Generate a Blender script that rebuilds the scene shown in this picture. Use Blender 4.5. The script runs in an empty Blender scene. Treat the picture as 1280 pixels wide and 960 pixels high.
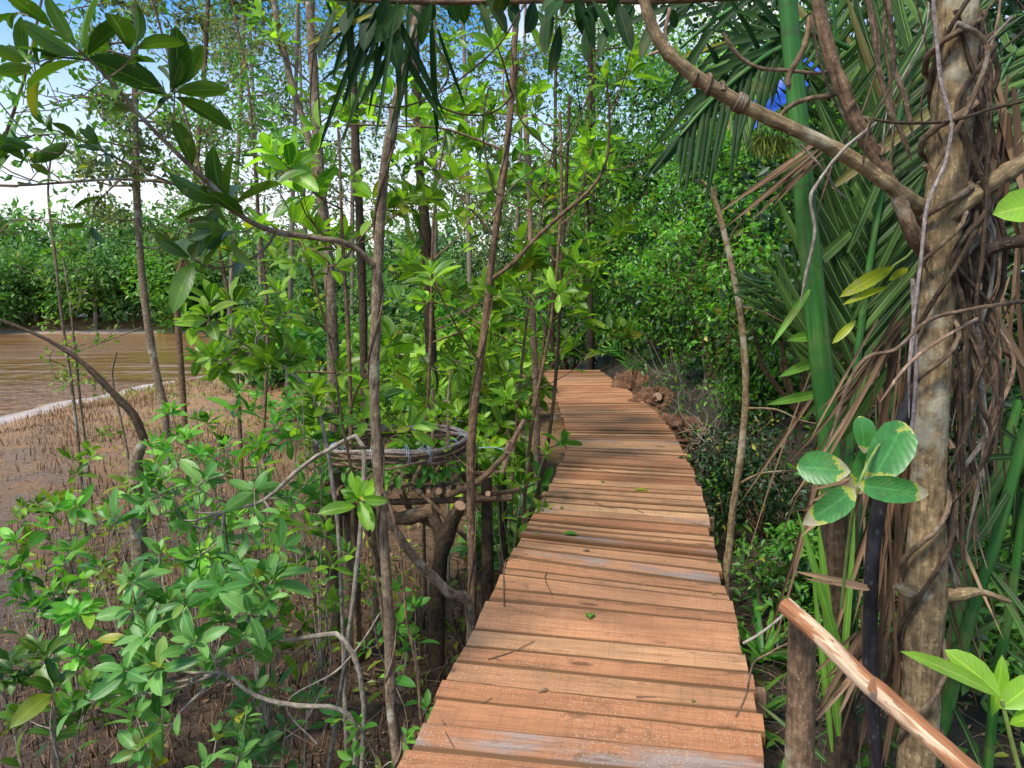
import bpy, math
import numpy as np
from math import radians as R, sin, cos, pi
rng = np.random.default_rng(7)
C = bpy.context.scene.collection
SC = bpy.context.scene

# ------------------------------------------------------------------ camera
F = 900.0; TH = R(6.65); CAM = np.array([0, 0, 1.5])
def ray(px, py):
    u = (px-640)/F; v = -(py-480)/F
    return np.array([u, cos(TH)+v*sin(TH), -sin(TH)+v*cos(TH)])
def P(px, py, d):
    r = ray(px, py); return CAM + r*(d/r[1])
def G(px, py, z=0.0):
    r = ray(px, py); return CAM + r*((z-CAM[2])/r[2])
def PP(pts, d0, d1=None):
    """pixel polyline -> world polyline with depth running from d0 to d1"""
    n = len(pts); d1 = d0 if d1 is None else d1
    out = []
    for i, p in enumerate(pts):
        d = p[2] if len(p) > 2 else d0+(d1-d0)*i/max(1, n-1)
        out.append(P(p[0], p[1], d))
    return np.array(out)

def sm(a, b, x):
    t = np.clip((x-a)/(b-a), 0, 1); return t*t*(3-2*t)
def vnoise(x, y, s=1.0, seed=0):
    x = np.asarray(x, float)*s+seed*13.7; y = np.asarray(y, float)*s+seed*7.3
    v = 0
    for k, (a, b, c) in enumerate([(1, .7, 1), (-.6, 1.3, .7), (2.1, .4, .45), (.5, -2.6, .4), (3.3, 2.2, .25), (-4.1, 3.1, .2)]):
        v = v+c*np.sin(a*x+b*y+k*1.9+np.sin(b*x*.6-a*y*.5+k))
    return v/3.0

# ------------------------------------------------------------------ terrain height
def land(x, y):
    d1 = x+14.9-.085*np.minimum(y, 45)+.25*np.sin(y*.33)+.12*np.sin(y*1.3)+.06*np.sin(y*3.1)
    d2 = np.minimum(y-(66+.11*(x+28)), -24-.06*(y-65)-x)
    d3 = y-165
    return np.maximum(np.maximum(d1, d2), d3)
def ground(x, y):
    x = np.asarray(x, float); y = np.asarray(y, float)
    d = land(x, y)
    z = -1.5+np.clip(d*.13, -.7, .55)
    near = sm(-2.5, -.6, x)*sm(5, 13, y)*.5
    right = sm(1.6, 4.0, x)*(.35+.75*sm(3, 9, y))+sm(4, 9, x)*1.0
    bank = sm(1.3, 2.4, x)*sm(6.5, 10, y)*.35*(1-sm(14, 20, y))
    z = z+(near+right+bank)*(x > -8)
    z = z+.05*vnoise(x, y, 1.6)+.02*vnoise(x, y, 6, 3)*(d > .8)
    z = z+np.where(y > 40, sm(40, 70, y)*.8*(d > 3), 0)
    return z

# ------------------------------------------------------------------ mesh builder
class MB:
    def __init__(s): s.V = []; s.T = []; s.Q = []; s.U = []; s.n = 0
    def add(s, v, tri=None, quad=None, uv=None):
        v = np.asarray(v, float)
        s.V.append(v); s.U.append(np.zeros((len(v), 2)) if uv is None else np.asarray(uv, float))
        if tri is not None and len(tri): s.T.append(np.asarray(tri, int)+s.n)
        if quad is not None and len(quad): s.Q.append(np.asarray(quad, int)+s.n)
        s.n += len(v)
    def mesh(s, name, off=(0, 0, 0), smooth=True):
        V = np.concatenate(s.V)-np.asarray(off, float); U = np.concatenate(s.U)
        T = np.concatenate(s.T) if s.T else np.zeros((0, 3), int)
        Q = np.concatenate(s.Q) if s.Q else np.zeros((0, 4), int)
        me = bpy.data.meshes.new(name)
        me.vertices.add(len(V)); me.vertices.foreach_set('co', V.astype(np.float32).ravel())
        li = np.concatenate([T.ravel(), Q.ravel()]).astype(np.int32)
        me.loops.add(len(li)); me.loops.foreach_set('vertex_index', li)
        ls = np.concatenate([np.arange(len(T))*3, len(T)*3+np.arange(len(Q))*4]).astype(np.int32)
        me.polygons.add(len(ls)); me.polygons.foreach_set('loop_start', ls)
        me.update(calc_edges=True)
        uvl = me.uv_layers.new(name='UVMap'); uvl.data.foreach_set('uv', U[li].astype(np.float32).ravel())
        me.polygons.foreach_set('use_smooth', np.full(len(ls), smooth, dtype=bool))
        me.update()
        return me
    def box(s, c, sx, sy, sz, ax=None):
        """box with centre c, half sizes, axes matrix rows"""
        A = np.eye(3) if ax is None else np.asarray(ax)
        v = []
        for i in (-1, 1):
            for j in (-1, 1):
                for k in (-1, 1): v.append(np.asarray(c)+A[0]*sx*i+A[1]*sy*j+A[2]*sz*k)
        q = [(0, 1, 3, 2), (4, 6, 7, 5), (0, 4, 5, 1), (2, 3, 7, 6), (0, 2, 6, 4), (1, 5, 7, 3)]
        v = np.array(v)
        for f in q:
            w = v[list(f)]; l1 = np.linalg.norm(w[1]-w[0]); l2 = np.linalg.norm(w[3]-w[0])
            o = rng.random(2)*3
            uv = np.array([(0, 0), (l1, 0), (l1, l2), (0, l2)]) if l1 > l2 else np.array([(0, 0), (0, l1), (l2, l1), (l2, 0)])
            s.add(w, quad=[(0, 1, 2, 3)], uv=uv+o)
    def tube(s, pts, r, sides=8, seg=None, bump=0.0, cap=True, knots=0, flat=1.0):
        pts = np.asarray(pts, float); n0 = len(pts)
        r = np.asarray(r, float)
        if r.ndim == 0: r = np.full(n0, float(r))
        if len(r) != n0: r = np.interp(np.linspace(0, 1, n0), np.linspace(0, 1, len(r)), r)
        if seg is None: seg = 3
        if n0 > 2 and seg > 1: pts, r = cat(pts, r, seg)
        n = len(pts)
        if bump: r = r*(1+bump*rng.normal(0, 1, n))
        for _ in range(knots):
            k = rng.integers(1, n-1) if n > 2 else 0
            r[k] *= 1.12+.12*rng.random()
        t = np.gradient(pts, axis=0); t /= np.linalg.norm(t, axis=1)[:, None]+1e-9
        a = np.cross(t[0], [0.13, -1, 0.07]); a /= np.linalg.norm(a)+1e-9
        fr = []
        for i in range(n):
            a = a-t[i]*np.dot(a, t[i]); a /= np.linalg.norm(a)+1e-9
            fr.append((a, np.cross(t[i], a)))
        A = np.array([f[0] for f in fr]); B = np.array([f[1] for f in fr])
        th = np.linspace(0, 2*pi, sides+1)
        rr = r[:, None]*np.ones(sides+1)[None]
        if bump:
            j = 1+bump*rng.normal(0, 1, (n, sides+1)); j[:, -1] = j[:, 0]; rr = rr*j
        v = pts[:, None]+rr[..., None]*(np.cos(th)[None, :, None]*A[:, None]+flat*np.sin(th)[None, :, None]*B[:, None])
        L = np.concatenate([[0], np.cumsum(np.linalg.norm(np.diff(pts, axis=0), axis=1))])+rng.random()*5
        uv = np.stack([np.broadcast_to(th[None]*r.mean(), (n, sides+1)), np.broadcast_to(L[:, None], (n, sides+1))], -1)
        i, k = np.meshgrid(np.arange(n-1), np.arange(sides), indexing='ij')
        w = sides+1
        q = np.stack([i*w+k, i*w+k+1, (i+1)*w+k+1, (i+1)*w+k], -1).reshape(-1, 4)
        s.add(v.reshape(-1, 3), quad=q, uv=uv.reshape(-1, 2))
        if cap:
            for e in (0, n-1):
                s.disc(pts[e]+t[e]*(0.0 if e else 0.0), v[e, :-1], flip=(e == 0))
    def disc(s, c, ring, flip=False):
        m = len(ring); v = np.vstack([[c], ring])
        k = np.arange(m)
        f = np.stack([np.zeros(m, int), 1+k, 1+(k+1) % m], -1)
        if flip: f = f[:, ::-1]
        s.add(v, tri=f, uv=np.vstack([[0, 0], (ring-c)[:, :2]]))

def cat(pts, r, seg):
    """Catmull-Rom resample"""
    n = len(pts)
    p = np.vstack([2*pts[0]-pts[1], pts, 2*pts[-1]-pts[-2]])
    out = []; ro = []
    for i in range(n-1):
        p0, p1, p2, p3 = p[i:i+4]
        for k in range(seg):
            t = k/seg
            out.append(.5*((2*p1)+(-p0+p2)*t+(2*p0-5*p1+4*p2-p3)*t*t+(-p0+3*p1-3*p2+p3)*t**3))
            ro.append(r[i]*(1-t)+r[i+1]*t)
    out.append(pts[-1]); ro.append(r[-1])
    return np.array(out), np.array(ro)
def interp(pts, t):
    pts = np.asarray(pts); L = np.concatenate([[0], np.cumsum(np.linalg.norm(np.diff(pts, axis=0), axis=1))]); L /= L[-1]
    return np.array([np.interp(t, L, pts[:, k]) for k in range(3)]).T
def unit(v):
    v = np.asarray(v, float); return v/(np.linalg.norm(v, axis=-1, keepdims=True)+1e-9)

# leaf collections ---------------------------------------------------
TPL = {}
def _tpl(name, ts, hw):
    v = []; uv = []; q = []; t = []
    n = len(ts)
    for a, h in zip(ts, hw):
        for s_ in (-1, 0, 1): v.append((a, s_*h)); uv.append((.5+.5*s_, a))
    for i in range(n-1):
        for k in (0, 1): q.append((3*i+k, 3*i+k+1, 3*i+k+4, 3*i+k+3))
    TPL[name] = (np.array(v), np.array(uv), np.array(q), None)
_tpl('broad', [0, .08, .25, .48, .7, .89, 1], [.03, .3, .76, 1, .93, .55, .01])
_tpl('ovate', [0, .06, .2, .4, .62, .82, .94, 1], [.05, .42, .85, 1, .92, .62, .3, .01])
_tpl('mid', [0, .3, .65, 1], [.04, .95, .9, .01])
_tpl('blade', [0, .1, .35, .6, .82, 1], [.35, .8, 1, .9, .6, .02])
TPL['small'] = (np.array([(0, 0), (.45, -1), (1, 0), (.45, 1)]), np.array([(.5, 0), (0, .45), (.5, 1), (1, .45)]), None, np.array([(0, 1, 2), (0, 2, 3)]))

class Leaves:
    def __init__(s, tpl='small', fold=.25): s.tpl = tpl; s.fold = fold; s.a = []
    def add(s, pos, d, nrm, ln, wd, curv=0.15):
        pos = np.atleast_2d(pos); n = len(pos)
        f = lambda x: np.broadcast_to(np.asarray(x, float), (n,))
        b = lambda x: np.broadcast_to(np.asarray(x, float), (n, 3))
        s.a.append((pos, b(d), b(nrm), f(ln), f(wd), f(curv)))
    def count(s): return sum(len(x[0]) for x in s.a)
    def into(s, mb=None):
        mb = mb or MB()
        if not s.a: return mb
        pos, d, nr, ln, wd, cv = [np.concatenate([x[k] for x in s.a]) for k in range(6)]
        d = unit(d); nr = unit(nr-d*(nr*d).sum(1)[:, None]+1e-6); sd = np.cross(d, nr)
        tv, tuv, q, t = TPL[s.tpl]; m = len(tv); n = len(pos)
        T = tv[:, 0][None, :, None]; S = tv[:, 1][None, :, None]
        v = (pos[:, None]+T*ln[:, None, None]*d[:, None]+S*wd[:, None, None]*.5*sd[:, None]
             + nr[:, None]*(np.abs(S)*s.fold*wd[:, None, None]-cv[:, None, None]*T*T*ln[:, None, None]))
        off = (np.arange(n)*m)[:, None, None]
        mb.add(v.reshape(-1, 3), tri=None if t is None else (t[None]+off).reshape(-1, 3),
               quad=None if q is None else (q[None]+off).reshape(-1, 4), uv=np.tile(tuv, (n, 1)))
        return mb
def rdir(n, up=0.0):
    v = rng.normal(0, 1, (n, 3)); v = unit(v); v[:, 2] += up; return unit(v)
def rosette(L, c, ax, n, ln, wd=None, lo=15, hi=85, droop=.2, spread=.012):
    ax = unit(unit(ax)+rng.normal(0, .3, 3)); a = unit(np.cross(ax, [.3, .2, 1] if abs(ax[2]) < .9 else [1, 0, 0])); b = np.cross(ax, a)
    k = np.arange(n); th = k*2.4+rng.random()*6+rng.normal(0, .45, n)
    el = R(lo)+(R(hi)-R(lo))*((k+.5)/n)+rng.normal(0, .12, n)   # angle from axis
    rad = np.cos(th)[:, None]*a+np.sin(th)[:, None]*b
    d = np.cos(el)[:, None]*ax+np.sin(el)[:, None]*rad
    nr = ax*np.sin(el)[:, None]-rad*np.cos(el)[:, None]+rng.normal(0, .4, (n, 3))
    l = ln*(.55+.55*(k+1)/n)*rng.uniform(.6, 1.15, n)
    w = l*(wd or .38)*rng.uniform(.85, 1.15, n)
    pos = c-ax*((k/n)*spread*3)[:, None]+d*spread
    L.add(pos, d, nr, l, w, droop*rng.uniform(.2, 1.5, n))
def along(L, pts, n, ln, wd=.36, t0=.3, droop=.2, up=.4):
    t = np.linspace(t0, .98, n)+rng.normal(0, .02, n); t = np.clip(t, 0, 1)
    p = interp(pts, t); ax = unit(interp(pts, np.clip(t+.05, 0, 1))-interp(pts, np.clip(t-.05, 0, 1)))
    sd = unit(np.cross(ax, [0, 0, 1])+1e-3)*np.where(np.arange(n) % 2, 1, -1)[:, None]
    d = unit(sd*.9+ax*.7+rng.normal(0, .3, (n, 3))+[0, 0, up*.3])
    nr = np.array([0, 0, 1.0])+rng.normal(0, .35, (n, 3))
    l = ln*rng.uniform(.7, 1.15, n)
    L.add(p, d, nr, l, l*wd, droop*rng.uniform(.2, 1.6, n))
def cloud(L, c, rad, n, ln, wd=.45, up=.5, droop=.1):
    """gaussian clump of leaves"""
    o = rng.normal(0, 1, (n, 3)); o = o/np.maximum(1, np.linalg.norm(o, axis=1)/1.7)[:, None]
    p = np.asarray(c)+o*np.asarray(rad)
    d = unit(unit(o)*.6+rdir(n)*.8+[0, 0, -.15])
    nr = unit(o)*.5+[0, 0, up]+rng.normal(0, .4, (n, 3))
    l = ln*rng.uniform(.65, 1.25, n)
    L.add(p, d, nr, l, l*wd, droop)

# ------------------------------------------------------------------ objects
def setp(o, label=None, cat=None, group=None, kind=None):
    if label: o['label'] = label
    if cat: o['category'] = cat
    if group: o['group'] = group
    if kind: o['kind'] = kind
    return o
def thing(name, label, cat, loc, group=None):
    o = bpy.data.objects.new(name, None); C.objects.link(o); o.location = [float(x) for x in loc]
    o.empty_display_size = .1
    return setp(o, label, cat, group)
def part(root, name, mb, mat, smooth=True, label=None):
    off = [0.0, 0, 0]; q = root
    while q: off = [off[i]+q.location[i] for i in range(3)]; q = q.parent
    o = bpy.data.objects.new(name, mb.mesh(name, off, smooth)); C.objects.link(o); o.parent = root
    o.data.materials.append(mat)
    if label: o['label'] = label
    return o
def single(name, mb, mat, label, cat, loc=None, group=None, kind=None, smooth=True):
    if loc is None:
        v = np.concatenate(mb.V); c = (v.min(0)+v.max(0))/2; loc = (c[0], c[1], v[:, 2].min())
    loc = [float(x) for x in loc]
    o = bpy.data.objects.new(name, mb.mesh(name, loc, smooth)); C.objects.link(o); o.location = loc
    o.data.materials.append(mat)
    return setp(o, label, cat, group, kind)

# ------------------------------------------------------------------ materials
class NT:
    def __init__(s, name):
        s.m = bpy.data.materials.new(name); s.m.use_nodes = True; s.t = s.m.node_tree; s.t.nodes.clear()
        s.out = s.n('ShaderNodeOutputMaterial')
    def n(s, typ, **k):
        o = s.t.nodes.new(typ)
        for a, b in k.items(): setattr(o, a, b)
        return o
    def l(s, a, b): s.t.links.new(a, b)
    def val(s, sock, v):
        if hasattr(v, 'is_linked') or isinstance(v, bpy.types.NodeSocket): s.l(v, sock)
        else:
            sock.default_value = (*v, 1.0) if isinstance(v, (tuple, list)) and len(v) == 3 and sock.type == 'RGBA' else v
    def noise(s, vec, scale, detail=4, rough=.6, dist=0.0):
        o = s.n('ShaderNodeTexNoise'); s.l(vec, o.inputs['Vector'])
        o.inputs['Scale'].default_value = scale; o.inputs['Detail'].default_value = detail
        o.inputs['Roughness'].default_value = rough; o.inputs['Distortion'].default_value = dist
        return o.outputs['Fac']
    def ramp(s, fac, stops, interp='LINEAR'):
        o = s.n('ShaderNodeValToRGB'); s.l(fac, o.inputs[0]); cr = o.color_ramp; cr.interpolation = interp
        while len(cr.elements) > 1: cr.elements.remove(cr.elements[-1])
        for i, (p, c) in enumerate(stops):
            e = cr.elements[0] if i == 0 else cr.elements.new(p)
            e.position = p; c = (c, c, c) if isinstance(c, (int, float)) else c; e.color = (*c, 1)
        return o.outputs['Color']
    def mix(s, fac, a, b, mode='MIX'):
        o = s.n('ShaderNodeMix', data_type='RGBA', blend_type=mode)
        s.val(o.inputs[0], fac); s.val(o.inputs[6], a); s.val(o.inputs[7], b); return o.outputs[2]
    def math(s, op, a, b=0.0, c=None):
        o = s.n('ShaderNodeMath', operation=op); s.val(o.inputs[0], a); s.val(o.inputs[1], b)
        if c is not None: s.val(o.inputs[2], c)
        return o.outputs[0]
    def mapping(s, vec, scale=(1, 1, 1), loc=None):
        o = s.n('ShaderNodeMapping'); s.l(vec, o.inputs[0]); o.inputs['Scale'].default_value = scale
        if loc is not None: s.l(loc, o.inputs['Location'])
        return o.outputs[0]
    def uv(s): return s.n('ShaderNodeTexCoord').outputs['UV']
    def pos(s): return s.n('ShaderNodeNewGeometry').outputs['Position']
    def rnd(s): return s.n('ShaderNodeNewGeometry').outputs['Random Per Island']
    def bump(s, h, strength=.3, dist=.01):
        o = s.n('ShaderNodeBump'); s.l(h, o.inputs['Height']); o.inputs['Strength'].default_value = strength
        o.inputs['Distance'].default_value = dist; return o.outputs[0]
    def bsdf(s, col, rough=.6, normal=None, spec=.5, coat=0):
        o = s.n('ShaderNodeBsdfPrincipled'); s.val(o.inputs['Base Color'], col); s.val(o.inputs['Roughness'], rough)
        o.inputs['Specular IOR Level'].default_value = spec
        if coat: o.inputs['Coat Weight'].default_value = coat
        if normal is not None: s.l(normal, o.inputs['Normal'])
        return o.outputs[0]
    def end(s, sh): s.l(sh, s.out.inputs[0]); return s.m

def leaf_mat(name, dark, lite, yellow=(.35, .32, .03), yfrac=.04, trans=.38, rough=.38, tl=(1.15, 1.3, .5), rib=.35, spots=0.0, spec=.5, ends=False, shade_patch=.6):
    k = NT(name); r = k.rnd()
    col = k.ramp(r, [(0, dark), (.5, tuple((a+b)/2 for a, b in zip(dark, lite))), (1-yfrac-.02, lite), (1-yfrac*.4, yellow), (1, yellow)])
    n = k.noise(k.pos(), 9, 3)
    col = k.mix(.55, col, k.ramp(n, [(.3, .55), (.7, 1.35)]), 'MULTIPLY')
    big = k.noise(k.pos(), .9, 2)
    col = k.mix(shade_patch, col, k.ramp(big, [(.38, .45 if shade_patch > .6 else .6), (.6, 1.3)]), 'MULTIPLY')  # broad patches of light and shade painted into the leaf colour
    sx = k.n('ShaderNodeSeparateXYZ'); k.l(k.uv(), sx.inputs[0])
    d = k.math('ABSOLUTE', k.math('SUBTRACT', sx.outputs[0], .5))
    ribm = k.math('MULTIPLY', k.math('LESS_THAN', d, .035), rib)
    col = k.mix(ribm, col, tuple(min(1, c*2.2+.02) for c in lite))
    # side veins
    w = k.math('SINE', k.math('MULTIPLY', k.math('SUBTRACT', sx.outputs[1], k.math('MULTIPLY', d, .55)), 58.0))
    col = k.mix(k.math('MULTIPLY', k.math('GREATER_THAN', w, .9), rib*.45), col, tuple(min(1, c*1.6) for c in lite))
    br = k.noise(k.pos(), 6, 3)
    col = k.mix(k.math('MULTIPLY', k.ramp(br, [(.62, 0.), (.7, .55)]), 1.0 if trans > .3 else .4), col, (.22, .16, .05))
    if spots:
        sp = k.noise(k.pos(), 28, 2, .5)
        col = k.mix(k.math('MULTIPLY', k.math('GREATER_THAN', sp, .66), spots), col, (.42, .34, .16))
        sp = k.noise(k.pos(), 14, 2, .5)
        col = k.mix(k.math('MULTIPLY', k.math('GREATER_THAN', sp, .68), spots), col, (.45, .45, .06))
    if ends:
        e_ = k.math('MULTIPLY', k.math('ABSOLUTE', k.math('SUBTRACT', sx.outputs[1], .42)), 1.6)
        e_ = k.math('ADD', e_, k.math('MULTIPLY', k.noise(k.pos(), 22, 5, .6), 1.0))
        col = k.mix(k.ramp(e_, [(.98, 0.), (1.0, .9)]) if False else k.math('MULTIPLY', k.math('GREATER_THAN', e_, 1.06), .85), col, (.46, .45, .08))
        col = k.mix(k.math('MULTIPLY', k.math('GREATER_THAN', e_, 1.15), .85), col, (.42, .36, .27))
        col = k.mix(.5, col, k.ramp(k.noise(k.pos(), 55, 4), [(.3, .6), (.7, 1.4)]), 'MULTIPLY')
    nb = k.bump(w, .08, .002)
    p = k.bsdf(col, rough, nb, spec)
    t = k.n('ShaderNodeBsdfTranslucent')
    tc = k.mix(1.0, col, tl, 'MULTIPLY')
    k.l(tc, t.inputs[0])
    m = k.n('ShaderNodeMixShader'); m.inputs[0].default_value = trans; k.l(p, m.inputs[1]); k.l(t.outputs[0], m.inputs[2])
    return k.end(m.outputs[0])

def bark_mat(name, dark, lite, patch=None, scale=1.0, rough=.85, bump=.6, pt=.6):
    k = NT(name); uv = k.uv()
    st = k.mapping(uv, (90*scale, 14*scale, 1))
    a = k.noise(st, 1.0, 5, .65)
    b = k.noise(k.mapping(uv, (30*scale, 30*scale, 1)), 1, 4)
    col = k.mix(k.ramp(a, [(.3, 0.), (.68, 1.)]), dark, lite)
    col = k.mix(.8, col, k.ramp(b, [(.32, .4), (.68, 1.45)]), 'MULTIPLY')
    if patch:
        c = k.noise(k.pos(), 7*scale, 4, .6)
        col = k.mix(k.ramp(c, [(pt-.04, 0.), (pt+.06, .85)]), col, patch)
    bright = k.noise(k.pos(), 2.0, 2)
    col = k.mix(.5, col, k.ramp(bright, [(.3, .6), (.7, 1.3)]), 'MULTIPLY')
    vo = k.n('ShaderNodeTexVoronoi'); vo.inputs['Scale'].default_value = 1; k.l(k.mapping(uv, (110*scale, 75*scale, 1)), vo.inputs['Vector'])
    pit = k.math('MULTIPLY', k.math('LESS_THAN', vo.outputs['Distance'], .26), k.math('GREATER_THAN', b, .5))
    col = k.mix(k.math('MULTIPLY', pit, .55), col, tuple(min(1, c*1.35+.03) for c in lite))
    h = k.math('ADD', k.math('ADD', a, b), k.math('MULTIPLY', pit, .5))
    return k.end(k.bsdf(col, rough, k.bump(h, bump+.3, .006), .25))
def pneu_mat():
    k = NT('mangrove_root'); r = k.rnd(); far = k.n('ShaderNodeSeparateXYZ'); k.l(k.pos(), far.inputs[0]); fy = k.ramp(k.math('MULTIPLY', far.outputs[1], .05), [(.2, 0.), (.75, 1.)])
    c = k.mix(fy, k.ramp(r, [(0, (.03, .018, .012)), (.7, (.15, .085, .05)), (1, (.32, .20, .12))]), k.ramp(r, [(0, (.09, .045, .025)), (.6, (.26, .15, .08)), (1, (.44, .30, .16))]))  # near roots darkened like the mud, canopy shade put into the colour
    return k.end(k.bsdf(c, .85, None, .2))
def plain(name, col, rough=.6, var=.35, scale=20, bump=.2, spec=.4, coat=0):
    k = NT(name); n = k.noise(k.pos(), scale, 4)
    c = k.mix(1.0, col, k.ramp(n, [(.25, 1-var), (.75, 1+var)]), 'MULTIPLY')
    c = k.mix(.35, c, k.mix(1.0, c, k.ramp(k.rnd(), [(0, .5), (1, 1.6)]), 'MULTIPLY'))
    return k.end(k.bsdf(c, rough, k.bump(n, bump, .004), spec, coat))

M = {}
M['leaf_bright'] = leaf_mat('bright_leaf', (.05, .16, .018), (.36, .62, .05), yfrac=.04, trans=.52, spots=.15, shade_patch=.9)
M['leaf_mid'] = leaf_mat('mid_leaf', (.05, .18, .028), (.2, .44, .055), yfrac=.03, trans=.45)
M['leaf_blue'] = leaf_mat('bluish_leaf', (.05, .17, .035), (.19, .38, .09), yfrac=.06, trans=.36, rough=.4, spec=.4)
M['leaf_dark'] = leaf_mat('dark_leaf', (.03, .09, .012), (.12, .23, .022), yfrac=.03, trans=.3, spots=.2)
M['leaf_fine'] = leaf_mat('fine_olive_leaf', (.08, .13, .055), (.24, .32, .11), yfrac=.06, trans=.4, rough=.55, rib=0)
M['leaf_hedge'] = leaf_mat('hedge_leaf', (.045, .21, .03), (.27, .62, .07), yfrac=.03, trans=.5, rough=.4, rib=.1, shade_patch=1.0)
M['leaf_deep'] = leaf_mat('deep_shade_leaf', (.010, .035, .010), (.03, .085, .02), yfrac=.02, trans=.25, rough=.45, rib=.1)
M['leaf_bank'] = leaf_mat('far_bank_leaf', (.05, .15, .045), (.20, .38, .085), yfrac=.0, trans=.4, rough=.6, rib=0)
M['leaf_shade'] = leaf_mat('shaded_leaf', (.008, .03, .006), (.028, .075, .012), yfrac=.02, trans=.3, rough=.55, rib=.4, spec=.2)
M['leaf_big'] = leaf_mat('large_spotted_leaf', (.03, .14, .03), (.07, .24, .05), yfrac=.0, trans=.3, rough=.38, spots=.1, rib=.25, ends=True)
M['leaf_yg'] = leaf_mat('yellow_green_leaf', (.16, .26, .03), (.38, .48, .05), yfrac=.15, trans=.45, rib=.1)
M['leaf_yellow'] = leaf_mat('yellow_leaf', (.35, .42, .02), (.45, .5, .03), yfrac=.0, trans=.4, spots=.5)
M['palm'] = leaf_mat('palm_leaflet', (.010, .035, .008), (.12, .22, .045), yellow=(.3, .22, .08), yfrac=.12, trans=.3, rough=.5, rib=.8, spec=.3, shade_patch=1.0)  # very dark low end paints deep shade into some leaflets
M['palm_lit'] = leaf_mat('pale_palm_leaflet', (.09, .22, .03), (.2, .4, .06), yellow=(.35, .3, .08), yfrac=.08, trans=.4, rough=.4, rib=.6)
def dry_mat():
    k = NT('dry_leaf'); uv = k.uv()
    a = k.noise(k.mapping(uv, (14, 1.2, 1)), 1, 3)
    col = k.mix(a, (.13, .075, .04), (.46, .33, .21))
    col = k.mix(1.0, col, k.ramp(k.rnd(), [(0, (.35, .28, .26)), (.5, (.9, .8, .75)), (1, (1.3, 1.2, 1.1))]), 'MULTIPLY')
    return k.end(k.bsdf(col, .75, k.bump(a, .5, .004), .2))
M['dry'] = dry_mat()
M['bark_grey'] = bark_mat('grey_brown_bark', (.07, .045, .028), (.32, .23, .15), (.40, .37, .28))
M['bark_brown'] = bark_mat('brown_bark', (.06, .034, .02), (.27, .165, .095), (.34, .28, .19), pt=.66)
M['bark_dark'] = bark_mat('dark_bark', (.022, .014, .009), (.11, .07, .042))
M['bark_tan'] = bark_mat('tan_bark', (.09, .058, .028), (.36, .25, .13), (.43, .38, .27), scale=.9, pt=.6)
M['bark_pink'] = bark_mat('pinkish_bark', (.15, .08, .05), (.42, .27, .18))
M['bark_far'] = plain('far_bark', (.20, .155, .115), .9, .4, 6)
M['twig'] = bark_mat('pale_twig', (.14, .11, .08), (.42, .35, .28))
M['vine'] = bark_mat('vine_bark', (.05, .03, .018), (.25, .165, .10), (.28, .23, .18), scale=1.4, pt=.62)
M['vine_pale'] = bark_mat('pale_vine', (.18, .13, .11), (.42, .34, .32), scale=1.4)
M['stick'] = plain('dead_stick', (.17, .115, .08), .9, .5, 12)
M['litter'] = plain('leaf_litter', (.22, .14, .075), .85, .6, 25)
M['twig_green'] = plain('green_twig', (.16, .22, .05), .55, .4, 30)
M['cut_wood'] = plain('sawn_log_end', (.34, .20, .125), .75, .25, 60)
M['cord'] = plain('pale_cord', (.36, .42, .52), .5, .1, 50)
M['soil'] = plain('red_soil', (.15, .08, .048), .95, .5, 9, .9, .1)
M['pipe'] = bark_mat('dark_pipe', (.010, .009, .011), (.042, .037, .042), (.10, .09, .085), scale=.5, rough=.45, bump=.0, pt=.7)
M['tarp'] = plain('blue_tarp', (.01, .09, .55), .45, .15, 8, .3)
M['moss'] = plain('hanging_moss', (.16, .19, .035), .95, .5, 60, .5, .1)
M['gravel'] = plain('crumb', (.6, .45, .3), .9, .3, 40)
M['pneuma'] = pneu_mat()

def stalk_mat():
    k = NT('green_stalk'); uv = k.uv()
    a = k.noise(k.mapping(uv, (60, 2, 1)), 1, 4)
    b = k.noise(k.pos(), 6, 3)
    col = k.mix(k.ramp(a, [(.3, 0.), (.7, 1.)]), (.012, .07, .012), (.055, .20, .03))
    col = k.mix(k.ramp(b, [(.5, 0.), (.75, .6)]), col, (.16, .20, .05))
    rg = k.noise(k.mapping(uv, (3, 26, 1)), 1, 5, .7)
    col = k.mix(k.ramp(rg, [(.56, 0.), (.66, .7)]), col, (.05, .07, .025))
    col = k.mix(k.ramp(k.noise(k.mapping(uv, (200, 8, 1)), 1, 3), [(.6, 0.), (.7, .5)]), col, (.2, .2, .1))
    return k.end(k.bsdf(col, .45, k.bump(a, .3, .003), .3, 0))
M['stalk'] = stalk_mat()

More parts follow.
